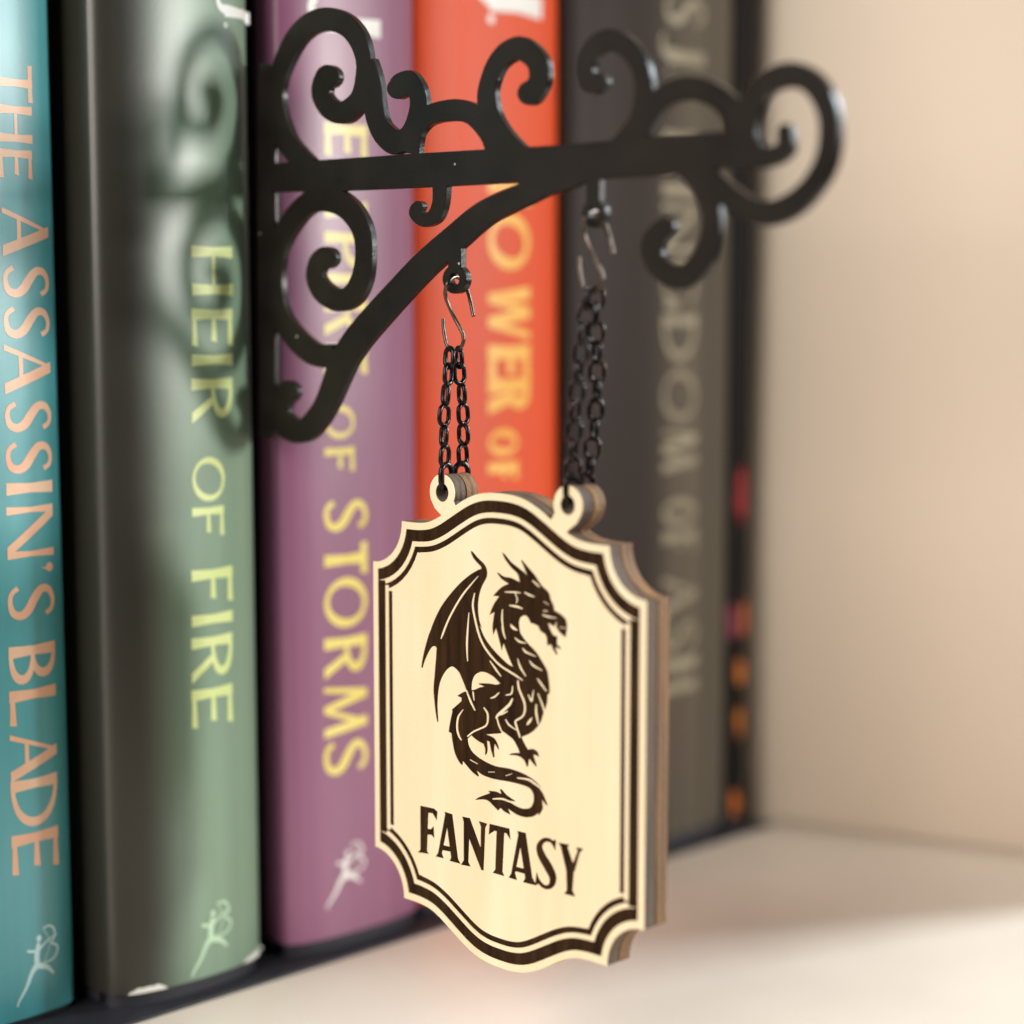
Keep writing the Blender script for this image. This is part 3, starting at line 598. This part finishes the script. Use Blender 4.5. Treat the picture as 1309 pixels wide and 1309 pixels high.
def board_polys():
    pos = [outline(0)] + [circle(a, z, 2.5, 40) for a, z in EYE]
    for (a, z), s in zip(EYE, (1, -1)):        # the short neck that ties each eyelet to the board
        pos.append([(a + s * q[0], z + q[1]) for q in ((-2.35, -1.0), (-1.5, -2.25), (-.1, -3.2), (1.0, -4.4), (3.6, -3.2), (2.55, -1.55), (2.2, -1.0))])
    neg = [circle(a, z, 1.28, 28) for a, z in EYE]
    return pos, neg
sign = thing('hanging_sign', 'cream wooden hanging sign engraved FANTASY with a brown dragon and dark border', 'sign', (0, -C0 * MM, 0.047))
pos, neg = board_polys()
engraved = []      # name, positive polygons, negative polygons
engraved.append(('border_band', [outline(1.0)], [outline(2.62)]))
engraved.append(('border_line', [outline(3.3)], [outline(4.1)]))
def smooth_poly(P, n=3, corner=50):
    P = [Vector(p) for p in P]; out = []
    m = len(P)
    for i in range(m):
        a, b, d_, e = P[i - 1], P[i], P[(i + 1) % m], P[(i + 2) % m]
        def ang(u, v, w):
            return math.degrees((v - u).angle(w - v, 0)) if (v - u).length > 0 and (w - v).length > 0 else 0
        if ang(a, b, d_) > corner: a = 2 * b - d_
        if ang(b, d_, e) > corner: e = 2 * d_ - b
        k = n if (d_ - b).length > 0.25 else 1
        for j in range(k):
            t = j / k
            out.append(0.5 * (2 * b + (d_ - a) * t + (2 * a - 5 * b + 4 * d_ - e) * t * t + (3 * b - a - 3 * d_ + e) * t ** 3))
    return [(p[0], p[1]) for p in out]
WING = [[48.38,71.04],[48.77,70.99],[49.79,70.28],[51.06,69.52],[51.57,68.86],[51.63,68.07],[51.31,67.42],[50.68,66.55],[50.16,65.43],[49.9,64.24],[49.87,63.17],[50.09,61.85],[50.66,60.58],[50.17,61.06],[51.07,59.65],[52.47,58.4],[54.11,57.37],[55.61,56.59],[56.73,56.22],[58.45,55.05],[58.33,54.59],[56.73,54.27],[54.35,53.76],[53.85,53.86],[52.81,54.44],[51.54,54.8],[50.39,54.8],[49.23,54.21],[48.71,53.32],[48.55,52.3],[48.77,51.52],[49.02,50.74],[49.34,49.43],[49.08,49.29],[48.31,50.45],[47.53,51.79],[46.88,52.88],[46.09,54.04],[45.3,54.57],[44.51,54.73],[43.58,54.15],[42.77,53.21],[42.16,52.11],[41.81,50.68],[41.66,48.81],[41.81,46.61],[41.58,46.53],[41.31,47.37],[40.99,49.17],[40.8,50.99],[41.01,52.87],[41.3,55.22],[41.47,56.9],[41.17,57.13],[40.63,56.97],[39.95,56.24],[39.12,54.92],[38.56,53.64],[38.29,53.79],[38.57,55.04],[39.13,56.78],[39.9,58.63],[40.03,58.82],[41.06,60.78],[42.42,62.77],[44.16,64.6],[46.15,66.35],[48.11,67.71],[49.78,68.59],[50.43,68.79],[50.3,69.13],[49.27,69.79],[48.63,70.44]]
BODY = [[54.36,71.46],[55.1,71.13],[56.22,70.28],[57.33,69.77],[58.55,69.2],[59.1,68.86],[58.91,69.15],[58.43,69.97],[58.0,70.66],[58.3,70.69],[59.28,69.96],[60.73,68.9],[61.81,67.81],[63.13,67.0],[63.48,66.18],[63.96,65.46],[64.2,64.72],[65.26,64.41],[66.2,63.84],[66.41,63.1],[66.39,62.5],[66.16,61.4],[65.05,61.99],[64.4,62.6],[64.44,62.56],[64.5,63.3],[64.03,62.55],[63.49,62.83],[63.02,62.95],[63.38,62.3],[63.15,62.62],[63.39,62.22],[63.98,61.52],[64.69,61.43],[64.64,60.4],[65.35,59.97],[65.29,59.79],[64.35,59.93],[64.76,59.08],[64.47,58.96],[63.75,59.77],[63.52,60.21],[62.8,59.99],[62.74,60.84],[62.44,61.41],[61.6,61.74],[61.12,62.38],[61.34,62.23],[60.5,62.52],[59.77,62.56],[59.53,62.97],[59.04,63.39],[58.55,63.42],[57.94,63.04],[57.7,62.4],[57.82,61.45],[57.77,61.97],[57.96,61.03],[59.18,59.96],[60.88,58.87],[62.09,57.65],[62.87,56.71],[63.11,55.88],[63.35,54.35],[63.24,53.6],[62.94,53.6],[62.92,52.64],[62.63,51.8],[62.24,51.02],[61.75,49.8],[60.96,48.82],[59.77,47.9],[58.16,47.14],[58.77,46.3],[59.37,45.67],[60.37,45.91],[61.17,45.62],[61.47,44.95],[60.97,45.08],[60.37,45.12],[61.01,43.72],[60.77,43.6],[59.58,44.41],[59.38,43.36],[59.07,43.3],[58.57,44.09],[57.35,44.46],[55.72,44.3],[56.34,44.65],[57.76,44.96],[57.35,45.62],[56.54,46.51],[55.31,47.03],[54.49,47.34],[54.28,47.01],[51.37,46.39],[52.83,46.19],[53.56,45.57],[53.91,44.75],[53.66,44.71],[53.04,45.34],[52.93,44.44],[53.04,43.57],[52.72,43.44],[52.31,44.33],[51.99,45.46],[51.58,45.54],[51.68,44.22],[51.36,43.58],[51.11,43.53],[51.15,44.28],[50.84,44.97],[49.68,45.22],[48.4,45.75],[47.76,45.2],[47.97,44.34],[48.82,43.44],[50.73,42.73],[53.24,42.35],[55.72,42.49],[58.37,42.31],[60.38,41.8],[61.87,41.06],[61.48,40.84],[62.17,40.25],[62.97,38.96],[62.77,38.71],[61.98,39.35],[62.14,38.23],[61.39,37.14],[61.19,37.39],[60.39,36.84],[58.98,36.42],[57.36,36.43],[55.62,36.9],[56.13,36.19],[54.9,36.39],[54.17,36.76],[53.65,36.29],[52.82,36.73],[51.77,37.27],[50.72,37.29],[49.12,36.91],[49.87,37.43],[51.56,38.2],[52.09,38.44],[51.67,38.66],[53.24,38.88],[54.23,38.74],[53.97,39.38],[54.48,39.33],[55.31,38.82],[57.15,38.22],[56.13,38.1],[55.31,38.06],[57.36,37.6],[58.58,37.54],[59.78,37.92],[60.38,38.9],[60.28,39.9],[59.58,40.49],[58.17,40.67],[55.72,40.66],[52.82,40.5],[50.72,40.64],[49.56,41.03],[49.98,40.44],[49.66,40.3],[48.38,40.82],[46.78,41.89],[46.67,41.27],[46.02,41.61],[45.16,42.66],[44.73,43.95],[44.41,45.4],[43.86,45.54],[44.2,47.02],[44.64,48.52],[44.53,48.73],[45.4,49.39],[46.49,50.23],[46.49,50.67],[45.63,50.81],[46.71,51.45],[47.46,51.71],[49.06,52.17],[50.02,52.6],[50.96,52.89],[49.7,53.07],[50.54,53.28],[52.22,53.46],[53.67,53.57],[55.36,54.61],[56.66,56.03],[55.61,57.65],[54.73,59.22],[54.42,58.16],[53.98,59.3],[53.29,61.08],[52.78,60.04],[52.53,61.34],[52.61,60.73],[52.61,61.44],[52.97,63.25],[52.02,62.7],[52.72,64.11],[53.85,65.47],[52.72,65.39],[53.22,65.85],[54.35,66.76],[55.66,67.34],[54.35,67.82],[53.48,68.52],[53.67,68.67],[54.85,68.22],[56.22,68.18],[57.76,67.8],[57.33,68.82],[56.22,69.49],[55.1,70.43]]
NEG = [[[49.81,67.78,49.89,67.74],[48.32,66.5,48.5,66.42],[46.92,65.24,47.19,65.13],[45.83,64.0,46.13,63.91],[44.93,62.84,45.23,62.76],[44.19,61.81,44.5,61.74],[43.59,60.86,43.9,60.8],[43.05,59.91,43.38,59.86],[42.64,59.1,42.96,59.06],[42.44,58.64,42.68,58.61],[42.33,58.3,42.46,58.28]],[[47.96,62.59,48.09,62.6],[47.73,61.07,47.98,61.08],[47.55,59.67,47.88,59.7],[47.46,58.7,47.82,58.73],[47.45,57.84,47.79,57.88],[47.53,56.86,47.79,56.91],[47.66,55.88,47.82,55.9]],[[49.08,65.41,49.23,65.41],[48.82,64.67,49.08,64.67],[48.64,63.93,48.97,63.95],[48.65,63.32,48.99,63.38],[48.83,62.58,49.16,62.66],[49.22,61.31,49.55,61.4],[49.73,59.98,50.05,60.09],[50.27,59.02,50.58,59.15],[50.9,58.23,51.18,58.38],[51.64,57.55,51.91,57.73],[52.44,56.98,52.69,57.16],[53.2,56.48,53.43,56.67],[54.09,56.03,54.29,56.24],[55.37,55.6,55.55,55.82],[56.64,55.23,56.81,55.44],[57.51,54.95,57.65,55.12],[58.26,54.72,58.35,54.81]],[[52.03,56.53,52.13,56.59],[52.56,55.99,52.76,56.11],[53.1,55.48,53.34,55.64],[53.63,55.06,53.83,55.19],[54.17,54.68,54.29,54.76]],[[47.37,51.83,47.56,51.91],[47.75,51.09,48.02,51.2],[48.15,50.38,48.46,50.52],[48.62,49.81,48.87,49.93],[49.11,49.28,49.27,49.36]],[[48.66,51.86,48.92,51.91],[48.72,51.55,48.97,51.6],[48.78,51.24,49.01,51.3],[48.87,50.94,49.04,50.98],[48.97,50.64,49.07,50.67]],[[50.78,49.95,50.92,50.04],[51.15,49.64,51.36,49.77],[51.44,49.31,51.73,49.43],[51.55,48.85,51.88,48.91],[51.53,48.34,51.84,48.37],[51.42,47.93,51.7,47.89],[51.07,47.54,51.25,47.39],[50.09,47.06,50.22,46.87],[48.97,46.54,49.12,46.37],[48.21,46.03,48.39,45.9],[47.57,45.54,47.73,45.43]],[[46.76,49.1,46.86,49.06],[46.17,48.53,46.38,48.47],[45.67,47.9,45.99,47.87],[45.46,47.09,45.82,47.12],[45.43,46.31,45.78,46.38],[45.54,45.73,45.89,45.84],[45.77,45.28,46.09,45.42],[46.06,44.97,46.3,45.09],[46.39,44.72,46.54,44.81]],[[53.82,52.53,53.94,52.47],[53.37,52.18,53.56,52.08],[52.95,51.88,53.14,51.71],[52.58,51.69,52.68,51.52],[52.19,51.51,52.24,51.4]],[[56.38,53.74,56.5,53.76],[56.28,53.18,56.5,53.19],[56.12,52.75,56.35,52.66],[55.7,52.55,55.76,52.39],[55.1,52.38,55.12,52.27]],[[56.34,52.1,56.53,52.07],[56.0,51.63,56.33,51.56],[55.54,51.12,55.91,50.94],[54.5,50.3,54.85,50.08],[53.49,49.5,53.84,49.31],[53.22,49.08,53.58,49.03],[53.23,48.84,53.48,48.85]],[[55.43,50.25,55.53,50.14],[55.02,50.05,55.14,49.91],[54.63,49.86,54.76,49.7],[54.32,49.69,54.44,49.55],[54.03,49.52,54.12,49.41]],[[53.36,48.9,53.56,48.96],[53.53,48.4,53.77,48.49],[53.74,47.92,54.0,48.02],[54.08,47.46,54.29,47.56],[54.46,47.01,54.61,47.09]],[[57.31,54.59,57.59,54.64],[57.36,54.04,57.66,54.11],[57.5,53.44,57.81,53.55],[57.96,52.71,58.26,52.84],[58.41,51.98,58.72,52.1],[58.6,51.34,58.92,51.41],[58.6,50.76,58.92,50.78],[58.4,50.28,58.69,50.23],[58.05,49.88,58.27,49.74],[57.47,49.54,57.65,49.37],[56.92,49.19,57.17,49.08],[56.82,48.82,57.15,48.9],[56.99,48.44,57.3,48.55],[57.33,47.75,57.6,47.86],[57.74,46.97,57.98,47.06]],[[55.03,49.01,55.18,49.08],[55.27,48.66,55.46,48.78],[55.63,48.33,55.82,48.49],[56.33,48.08,56.45,48.22],[57.12,47.87,57.18,47.95]],[[61.19,55.11,61.31,55.2],[61.5,54.83,61.68,54.96],[61.83,54.54,62.05,54.69],[62.23,54.22,62.42,54.35],[62.66,53.9,62.79,53.99]],[[59.31,53.0,59.42,53.05],[59.57,52.56,59.75,52.64],[59.84,52.12,60.09,52.24]],[[60.16,52.19,59.85,52.18],[60.29,52.97,60.07,52.96],[60.42,53.74,60.3,53.74]],[[61.08,53.4,61.23,53.46],[61.47,52.7,61.68,52.8],[61.82,52.07,62.08,52.17],[62.04,51.58,62.3,51.67],[62.23,51.14,62.46,51.22]],[[60.76,51.94,60.96,51.97],[60.69,51.38,60.98,51.43],[60.68,50.77,61.04,50.85],[60.89,50.03,61.18,50.12],[61.16,49.27,61.36,49.32]],[[60.02,50.05,60.12,50.02],[59.7,49.79,59.98,49.7],[59.41,49.53,59.8,49.4],[59.22,49.25,59.52,49.13],[59.05,48.96,59.21,48.9]],[[48.14,42.31,48.21,42.4],[48.89,42.14,48.95,42.23],[49.64,41.98,49.7,42.06]],[[51.78,41.24,51.78,41.31],[52.41,41.35,52.41,41.43],[53.03,41.47,53.03,41.54]],[[55.12,41.33,55.09,41.39],[55.74,41.58,55.7,41.65],[56.35,41.84,56.32,41.9]],[[57.34,41.4,57.37,41.55],[58.4,41.47,58.44,41.68],[59.33,41.49,59.43,41.74],[59.92,41.37,60.11,41.62],[60.48,41.17,60.68,41.4],[61.18,40.95,61.35,41.15],[61.9,40.71,62.04,40.88]],[[52.61,37.65,52.6,37.8],[53.55,37.83,53.55,38.04],[54.45,37.96,54.52,38.2],[55.36,37.92,55.46,38.13],[56.3,37.84,56.38,37.99]],[[56.07,61.65,56.14,61.71],[56.3,61.48,56.45,61.63],[56.59,61.33,56.74,61.55],[56.95,61.3,57.04,61.47],[57.33,61.31,57.36,61.39]],[[56.81,60.25,56.88,60.31],[57.18,59.98,57.34,60.12],[57.64,59.75,57.78,59.97],[58.27,59.72,58.33,59.89],[58.93,59.76,58.95,59.84]],[[58.28,59.04,58.37,59.09],[58.47,58.77,58.65,58.9],[58.85,58.51,59.02,58.73],[59.73,58.37,59.82,58.53],[60.74,58.26,60.78,58.33]],[[59.51,57.54,59.59,57.59],[59.84,57.19,60.02,57.33],[60.31,56.88,60.5,57.09],[61.09,56.69,61.2,56.85],[61.95,56.55,61.99,56.62]],[[57.3,57.52,57.39,57.55],[57.52,56.91,57.74,56.99],[57.82,56.32,58.1,56.45],[58.33,55.82,58.53,55.93],[58.9,55.36,58.98,55.41]],[[60.97,55.38,61.05,55.44],[61.27,55.06,61.46,55.19],[61.61,54.73,61.86,54.9],[62.05,54.39,62.24,54.51],[62.54,54.04,62.62,54.09]],[[54.37,61.55,54.47,61.58],[54.46,61.06,54.69,61.12],[54.58,60.59,54.89,60.68],[54.8,60.21,55.03,60.29],[55.06,59.87,55.16,59.9]],[[54.46,63.78,54.61,63.79],[54.34,63.08,54.59,63.1],[54.3,62.34,54.6,62.39],[54.48,61.53,54.7,61.59],[54.73,60.72,54.84,60.74]],[[55.97,61.89,56.09,61.99],[56.2,61.69,56.4,61.85],[56.48,61.5,56.7,61.72],[56.87,61.37,57.03,61.54],[57.29,61.26,57.37,61.35]],[[54.98,66.11,54.98,66.22],[55.8,66.16,55.8,66.33],[56.58,66.21,56.6,66.42],[57.27,66.26,57.29,66.42],[57.93,66.31,57.95,66.4]],[[56.85,66.22,56.94,66.26],[57.08,65.78,57.23,65.84],[57.23,65.4,57.43,65.43],[57.17,65.13,57.32,65.11],[57.05,64.87,57.12,64.86]],[[55.83,64.39,55.86,64.53],[56.44,64.36,56.49,64.59],[57.03,64.33,57.13,64.61],[57.65,64.29,57.75,64.51],[58.28,64.25,58.34,64.36]],[[58.63,66.47,58.71,66.57],[59.03,66.3,59.15,66.47],[59.46,66.16,59.59,66.37],[59.96,66.1,60.04,66.27],[60.47,66.07,60.51,66.15]],[[60.08,68.19,60.17,68.27],[60.39,67.99,60.53,68.12],[60.7,67.79,60.88,67.95],[61.05,67.63,61.19,67.75],[61.42,67.48,61.49,67.54]],[[62.15,65.66,62.2,65.72],[62.63,65.5,62.67,65.56],[63.11,65.35,63.15,65.39]],[[62.11,64.4,62.13,64.53],[62.5,64.42,62.52,64.54],[62.89,64.45,62.9,64.55]],[[61.92,63.89,61.97,63.99],[62.42,63.77,62.5,63.94],[62.98,63.69,63.05,63.9],[63.69,63.69,63.73,63.85],[64.43,63.72,64.45,63.8]],[[65.03,62.59,65.04,62.68],[65.59,62.63,65.59,62.71],[66.14,62.67,66.15,62.74]]]
LETTERS = [["F",[[[37.91,33.99],[39.69,34.07],[39.34,27.74],[39.73,27.39],[37.34,27.13],[37.89,27.64]],[[37.97,34.0],[40.83,34.14],[41.54,33.83],[41.41,32.48],[40.46,33.38],[39.32,33.26]],[[39.31,30.97],[40.15,31.05],[40.75,31.63],[40.86,29.86],[40.2,30.24],[39.24,30.05]]]],["A",[[[43.14,33.94],[43.84,33.06],[42.45,28.08],[42.8,27.38],[41.08,27.32],[41.59,27.94]],[[42.96,34.11],[44.6,34.06],[45.74,27.96],[46.26,27.36],[43.98,27.3],[44.28,27.86],[43.19,33.34]],[[42.43,29.27],[45.08,29.41],[45.07,28.72],[42.28,28.5]]]],["N",[[[46.84,33.85],[48.13,33.91],[47.82,28.0],[48.28,27.4],[46.26,27.26],[46.84,28.0]],[[46.55,34.12],[48.13,34.21],[50.96,29.28],[50.82,27.4],[50.31,27.41],[47.41,32.15]],[[49.84,34.16],[51.59,34.11],[51.2,33.48],[50.85,27.45],[50.17,28.51],[50.29,33.44]]]],["T",[[[51.99,34.19],[55.87,34.3],[56.09,32.69],[55.26,33.5],[52.94,33.37],[51.81,32.61]],[[53.38,34.11],[54.93,34.15],[54.54,28.06],[54.93,27.51],[52.59,27.49],[53.09,28.08]]]],["A",[[[57.56,34.01],[58.21,33.16],[56.96,28.39],[57.34,27.49],[55.65,27.51],[56.14,28.15]],[[57.34,34.28],[58.97,34.33],[60.21,28.51],[61.04,27.57],[58.38,27.46],[58.81,28.11],[57.61,33.43]],[[57.02,29.34],[59.56,29.43],[59.56,28.72],[56.85,28.64]]]],["S",[[[64.32,33.83],[64.22,33.96],[63.82,33.69],[63.97,33.59]],[[64.22,33.96],[64.13,34.09],[63.68,33.8],[63.82,33.69]],[[64.13,34.09],[64.02,34.23],[63.55,33.89],[63.68,33.8]],[[64.02,34.23],[63.87,34.37],[63.43,33.94],[63.55,33.89]],[[63.87,34.37],[63.65,34.46],[63.32,33.96],[63.43,33.94]],[[63.65,34.46],[63.38,34.5],[63.18,33.95],[63.32,33.96]],[[63.38,34.5],[63.08,34.5],[62.98,33.93],[63.18,33.95]],[[63.08,34.5],[62.77,34.46],[62.78,33.89],[62.98,33.93]],[[62.77,34.46],[62.44,34.38],[62.6,33.83],[62.78,33.89]],[[62.44,34.38],[62.12,34.25],[62.49,33.77],[62.6,33.83]],[[62.12,34.25],[61.82,34.07],[62.38,33.67],[62.49,33.77]],[[61.82,34.07],[61.55,33.85],[62.25,33.53],[62.38,33.67]],[[61.55,33.85],[61.31,33.61],[62.14,33.38],[62.25,33.53]],[[61.31,33.61],[61.1,33.33],[62.08,33.23],[62.14,33.38]],[[61.1,33.33],[60.96,33.03],[62.06,33.11],[62.08,33.23]],[[60.96,33.03],[60.9,32.73],[62.08,32.99],[62.06,33.11]],[[60.9,32.73],[60.9,32.44],[62.13,32.85],[62.08,32.99]],[[60.9,32.44],[60.96,32.16],[62.22,32.68],[62.13,32.85]],[[60.96,32.16],[61.06,31.88],[62.35,32.49],[62.22,32.68]],[[61.06,31.88],[61.2,31.59],[62.51,32.29],[62.35,32.49]],[[61.2,31.59],[61.41,31.28],[62.72,32.06],[62.51,32.29]],[[61.41,31.28],[61.69,30.96],[62.99,31.8],[62.72,32.06]],[[61.69,30.96],[61.98,30.65],[63.31,31.52],[62.99,31.8]],[[61.98,30.65],[62.25,30.36],[63.61,31.23],[63.31,31.52]],[[62.25,30.36],[62.48,30.1],[63.88,30.95],[63.61,31.23]],[[62.48,30.1],[62.7,29.86],[64.08,30.68],[63.88,30.95]],[[62.7,29.86],[62.91,29.63],[64.27,30.43],[64.08,30.68]],[[62.91,29.63],[63.08,29.44],[64.44,30.16],[64.27,30.43]],[[63.08,29.44],[63.22,29.27],[64.57,29.87],[64.44,30.16]],[[63.22,29.27],[63.3,29.12],[64.65,29.56],[64.57,29.87]],[[63.3,29.12],[63.34,28.97],[64.64,29.23],[64.65,29.56]],[[63.34,28.97],[63.34,28.8],[64.57,28.91],[64.64,29.23]],[[63.34,28.8],[63.32,28.62],[64.44,28.6],[64.57,28.91]],[[63.32,28.62],[63.28,28.47],[64.27,28.31],[64.44,28.6]],[[63.28,28.47],[63.24,28.37],[64.03,28.04],[64.27,28.31]],[[63.24,28.37],[63.19,28.3],[63.73,27.81],[64.03,28.04]],[[63.19,28.3],[63.08,28.21],[63.39,27.65],[63.73,27.81]],[[63.08,28.21],[62.93,28.12],[63.05,27.53],[63.39,27.65]],[[62.93,28.12],[62.76,28.06],[62.72,27.47],[63.05,27.53]],[[62.76,28.06],[62.62,28.02],[62.39,27.46],[62.72,27.47]],[[62.62,28.02],[62.46,28.04],[62.09,27.5],[62.39,27.46]],[[62.46,28.04],[62.27,28.1],[61.81,27.59],[62.09,27.5]],[[62.27,28.1],[62.07,28.2],[61.55,27.72],[61.81,27.59]],[[62.07,28.2],[61.88,28.31],[61.33,27.85],[61.55,27.72]],[[61.88,28.31],[61.73,28.41],[61.15,28.0],[61.33,27.85]],[[61.73,28.41],[61.61,28.49],[61.03,28.16],[61.15,28.0]],[[61.61,28.49],[61.52,28.59],[60.96,28.34],[61.03,28.16]],[[61.52,28.59],[61.43,28.71],[60.93,28.51],[60.96,28.34]],[[61.43,28.71],[61.34,28.84],[60.91,28.66],[60.93,28.51]],[[61.34,28.84],[61.24,28.98],[60.89,28.82],[60.91,28.66]],[[64.37,34.59],[64.58,34.36],[64.38,32.94],[64.01,33.49],[63.7,34.1]],[[60.96,29.54],[61.52,28.51],[61.28,27.88],[60.67,27.56]]]],["Y",[[[64.92,34.24],[67.02,34.4],[66.66,33.99],[67.72,31.89],[67.8,30.95],[66.36,30.83],[65.37,33.77]],[[68.09,34.32],[69.44,34.34],[68.81,33.64],[67.91,30.97],[67.14,31.09],[68.4,33.84]],[[66.36,31.06],[67.8,31.14],[67.56,28.42],[68.08,27.66],[66.01,27.61],[66.48,28.21]]]]]
engraved.append(('dragon', [smooth_poly(WING), smooth_poly(BODY)], [h for r in NEG for h in rail_polys(r, 2)]))
for ch, polys in LETTERS: engraved.append(('letter', polys, []))
DEPTH = 0.10
put_sign = lambda a, b, h: (XF - h, -a, b)
eng_pos = []
for nm, pp, nn in engraved:
    p_, t_ = fill(pp, nn)
    V = [put_sign(p[0], p[1], -DEPTH + .01) for p in p_]
    used = sorted(set(i for t in t_ for i in t[:3])); mp = {v: i for i, v in enumerate(used)}
    me = make_mesh(nm, [V[i] for i in used], [tuple(mp[i] for i in t[:3]) for t in t_], sign)
    link(nm, me, M['burn'], sign)
    tri = [[tuple(p_[i]) for i in t[:3]] for t in t_]
    eng_pos += tri
# the pale face veneer with the engraving cut through it
pts, tris = fill(pos, list(neg) + eng_pos)
V, Fc = slab(pts, tris, 0, -DEPTH, 0, put_sign)[0]
link('face_veneer', make_mesh('face_veneer', V, Fc, sign), M['birch'], sign)
pts, tris = fill(pos, neg)
V, Fc = slab(pts, tris, -DEPTH - .004, -TH, 0.03, put_sign)[0]
link('front_board', make_mesh('front_board', V, Fc, sign, 35), M['edge'], sign)
V, Fc = slab(pts, tris, -TH - .22, -2 * TH - .22, 0.05, put_sign)[0]
link('back_board', make_mesh('back_board', V, Fc, sign, 35), M['edge_back'], sign)
# a slightly smaller sheet of glue between the two boards
p_, t_ = fill([outline(.35)])
V, Fc = slab(p_, t_, -TH - .004, -TH - .216, 0, put_sign)[0]
link('glue_layer', make_mesh('glue_layer', V, Fc, sign), M['burn'], sign)

# ------------------------------------------------------------------ chains
def link_mesh():
    L, Wd, r = 3.35, 2.45, 0.33
    P = []
    hs = (L - Wd) / 2; R_ = Wd / 2 - r
    for k in range(10): a = -math.pi / 2 + math.pi * k / 9; P.append((R_ * math.cos(a + math.pi / 2), 0, hs + R_ * math.sin(a + math.pi / 2)))
    for k in range(10): a = math.pi / 2 + math.pi * k / 9; P.append((R_ * math.cos(a + math.pi / 2), 0, -hs + R_ * math.sin(a + math.pi / 2)))
    V, Fc = tube(P, r, 7, True)
    return make_mesh('link', V, Fc, None, 60)
LINK = link_mesh(); LINK.materials.append(M['chain'])
chain_labels = ('shorter black chain looped over the left hook in front of the orange book',
                'longer black chain looped over the right hook in front of the charcoal book')
XM = XF + TH + .11
for ci, ((ra, rz), (ea, ez), lab) in enumerate(zip(RINGS, EYE, chain_labels)):
    hb = Vector((0, -(ra + HOOK[9][1]), rz + HOOK[9][2]))
    root = thing('chain', lab, 'chain', hb * MM, 'chains holding the sign')
    for s in (-1, 1):
        face_x = XF + .8 if s < 0 else XF + TH * 2 + .22 - .8
        top = hb + Vector((s * .35, 0, .1))
        bot = Vector((face_x, -ea, ez + 2.15))
        bulge = Vector((s * 1.05, random.uniform(-.25, .25), 0))
        Lg = (bot - top).length
        n = max(3, round((Lg - 1.2) / 2.45))
        for k in range(n + 1):
            t = (k + .12) / (n + .12)
            c_ = top.lerp(bot, t) + bulge * math.sin(math.pi * t)
            if k == 0: c_ = top + Vector((s * .55, 0, -.9))
            dirv = (bot - top).normalized()
            q = dirv.to_track_quat('Z', 'X').to_matrix().to_4x4()
            roll = math.radians((-8 if k % 2 else -80) + random.uniform(-14, 14))
            pass
            m = Matrix.Translation((c_ - hb) * MM) @ q @ Matrix.Rotation(roll, 4, 'Z')
            if k == n:      # a wider last link goes through the eyelet
                m = Matrix.Translation((bot - hb) * MM) @ Matrix.Rotation(math.radians(random.uniform(-10, 10)), 4, 'Z') @ Matrix.Scale(1.22, 4)
            o = link('link', LINK, None, root)
            o.matrix_local = m
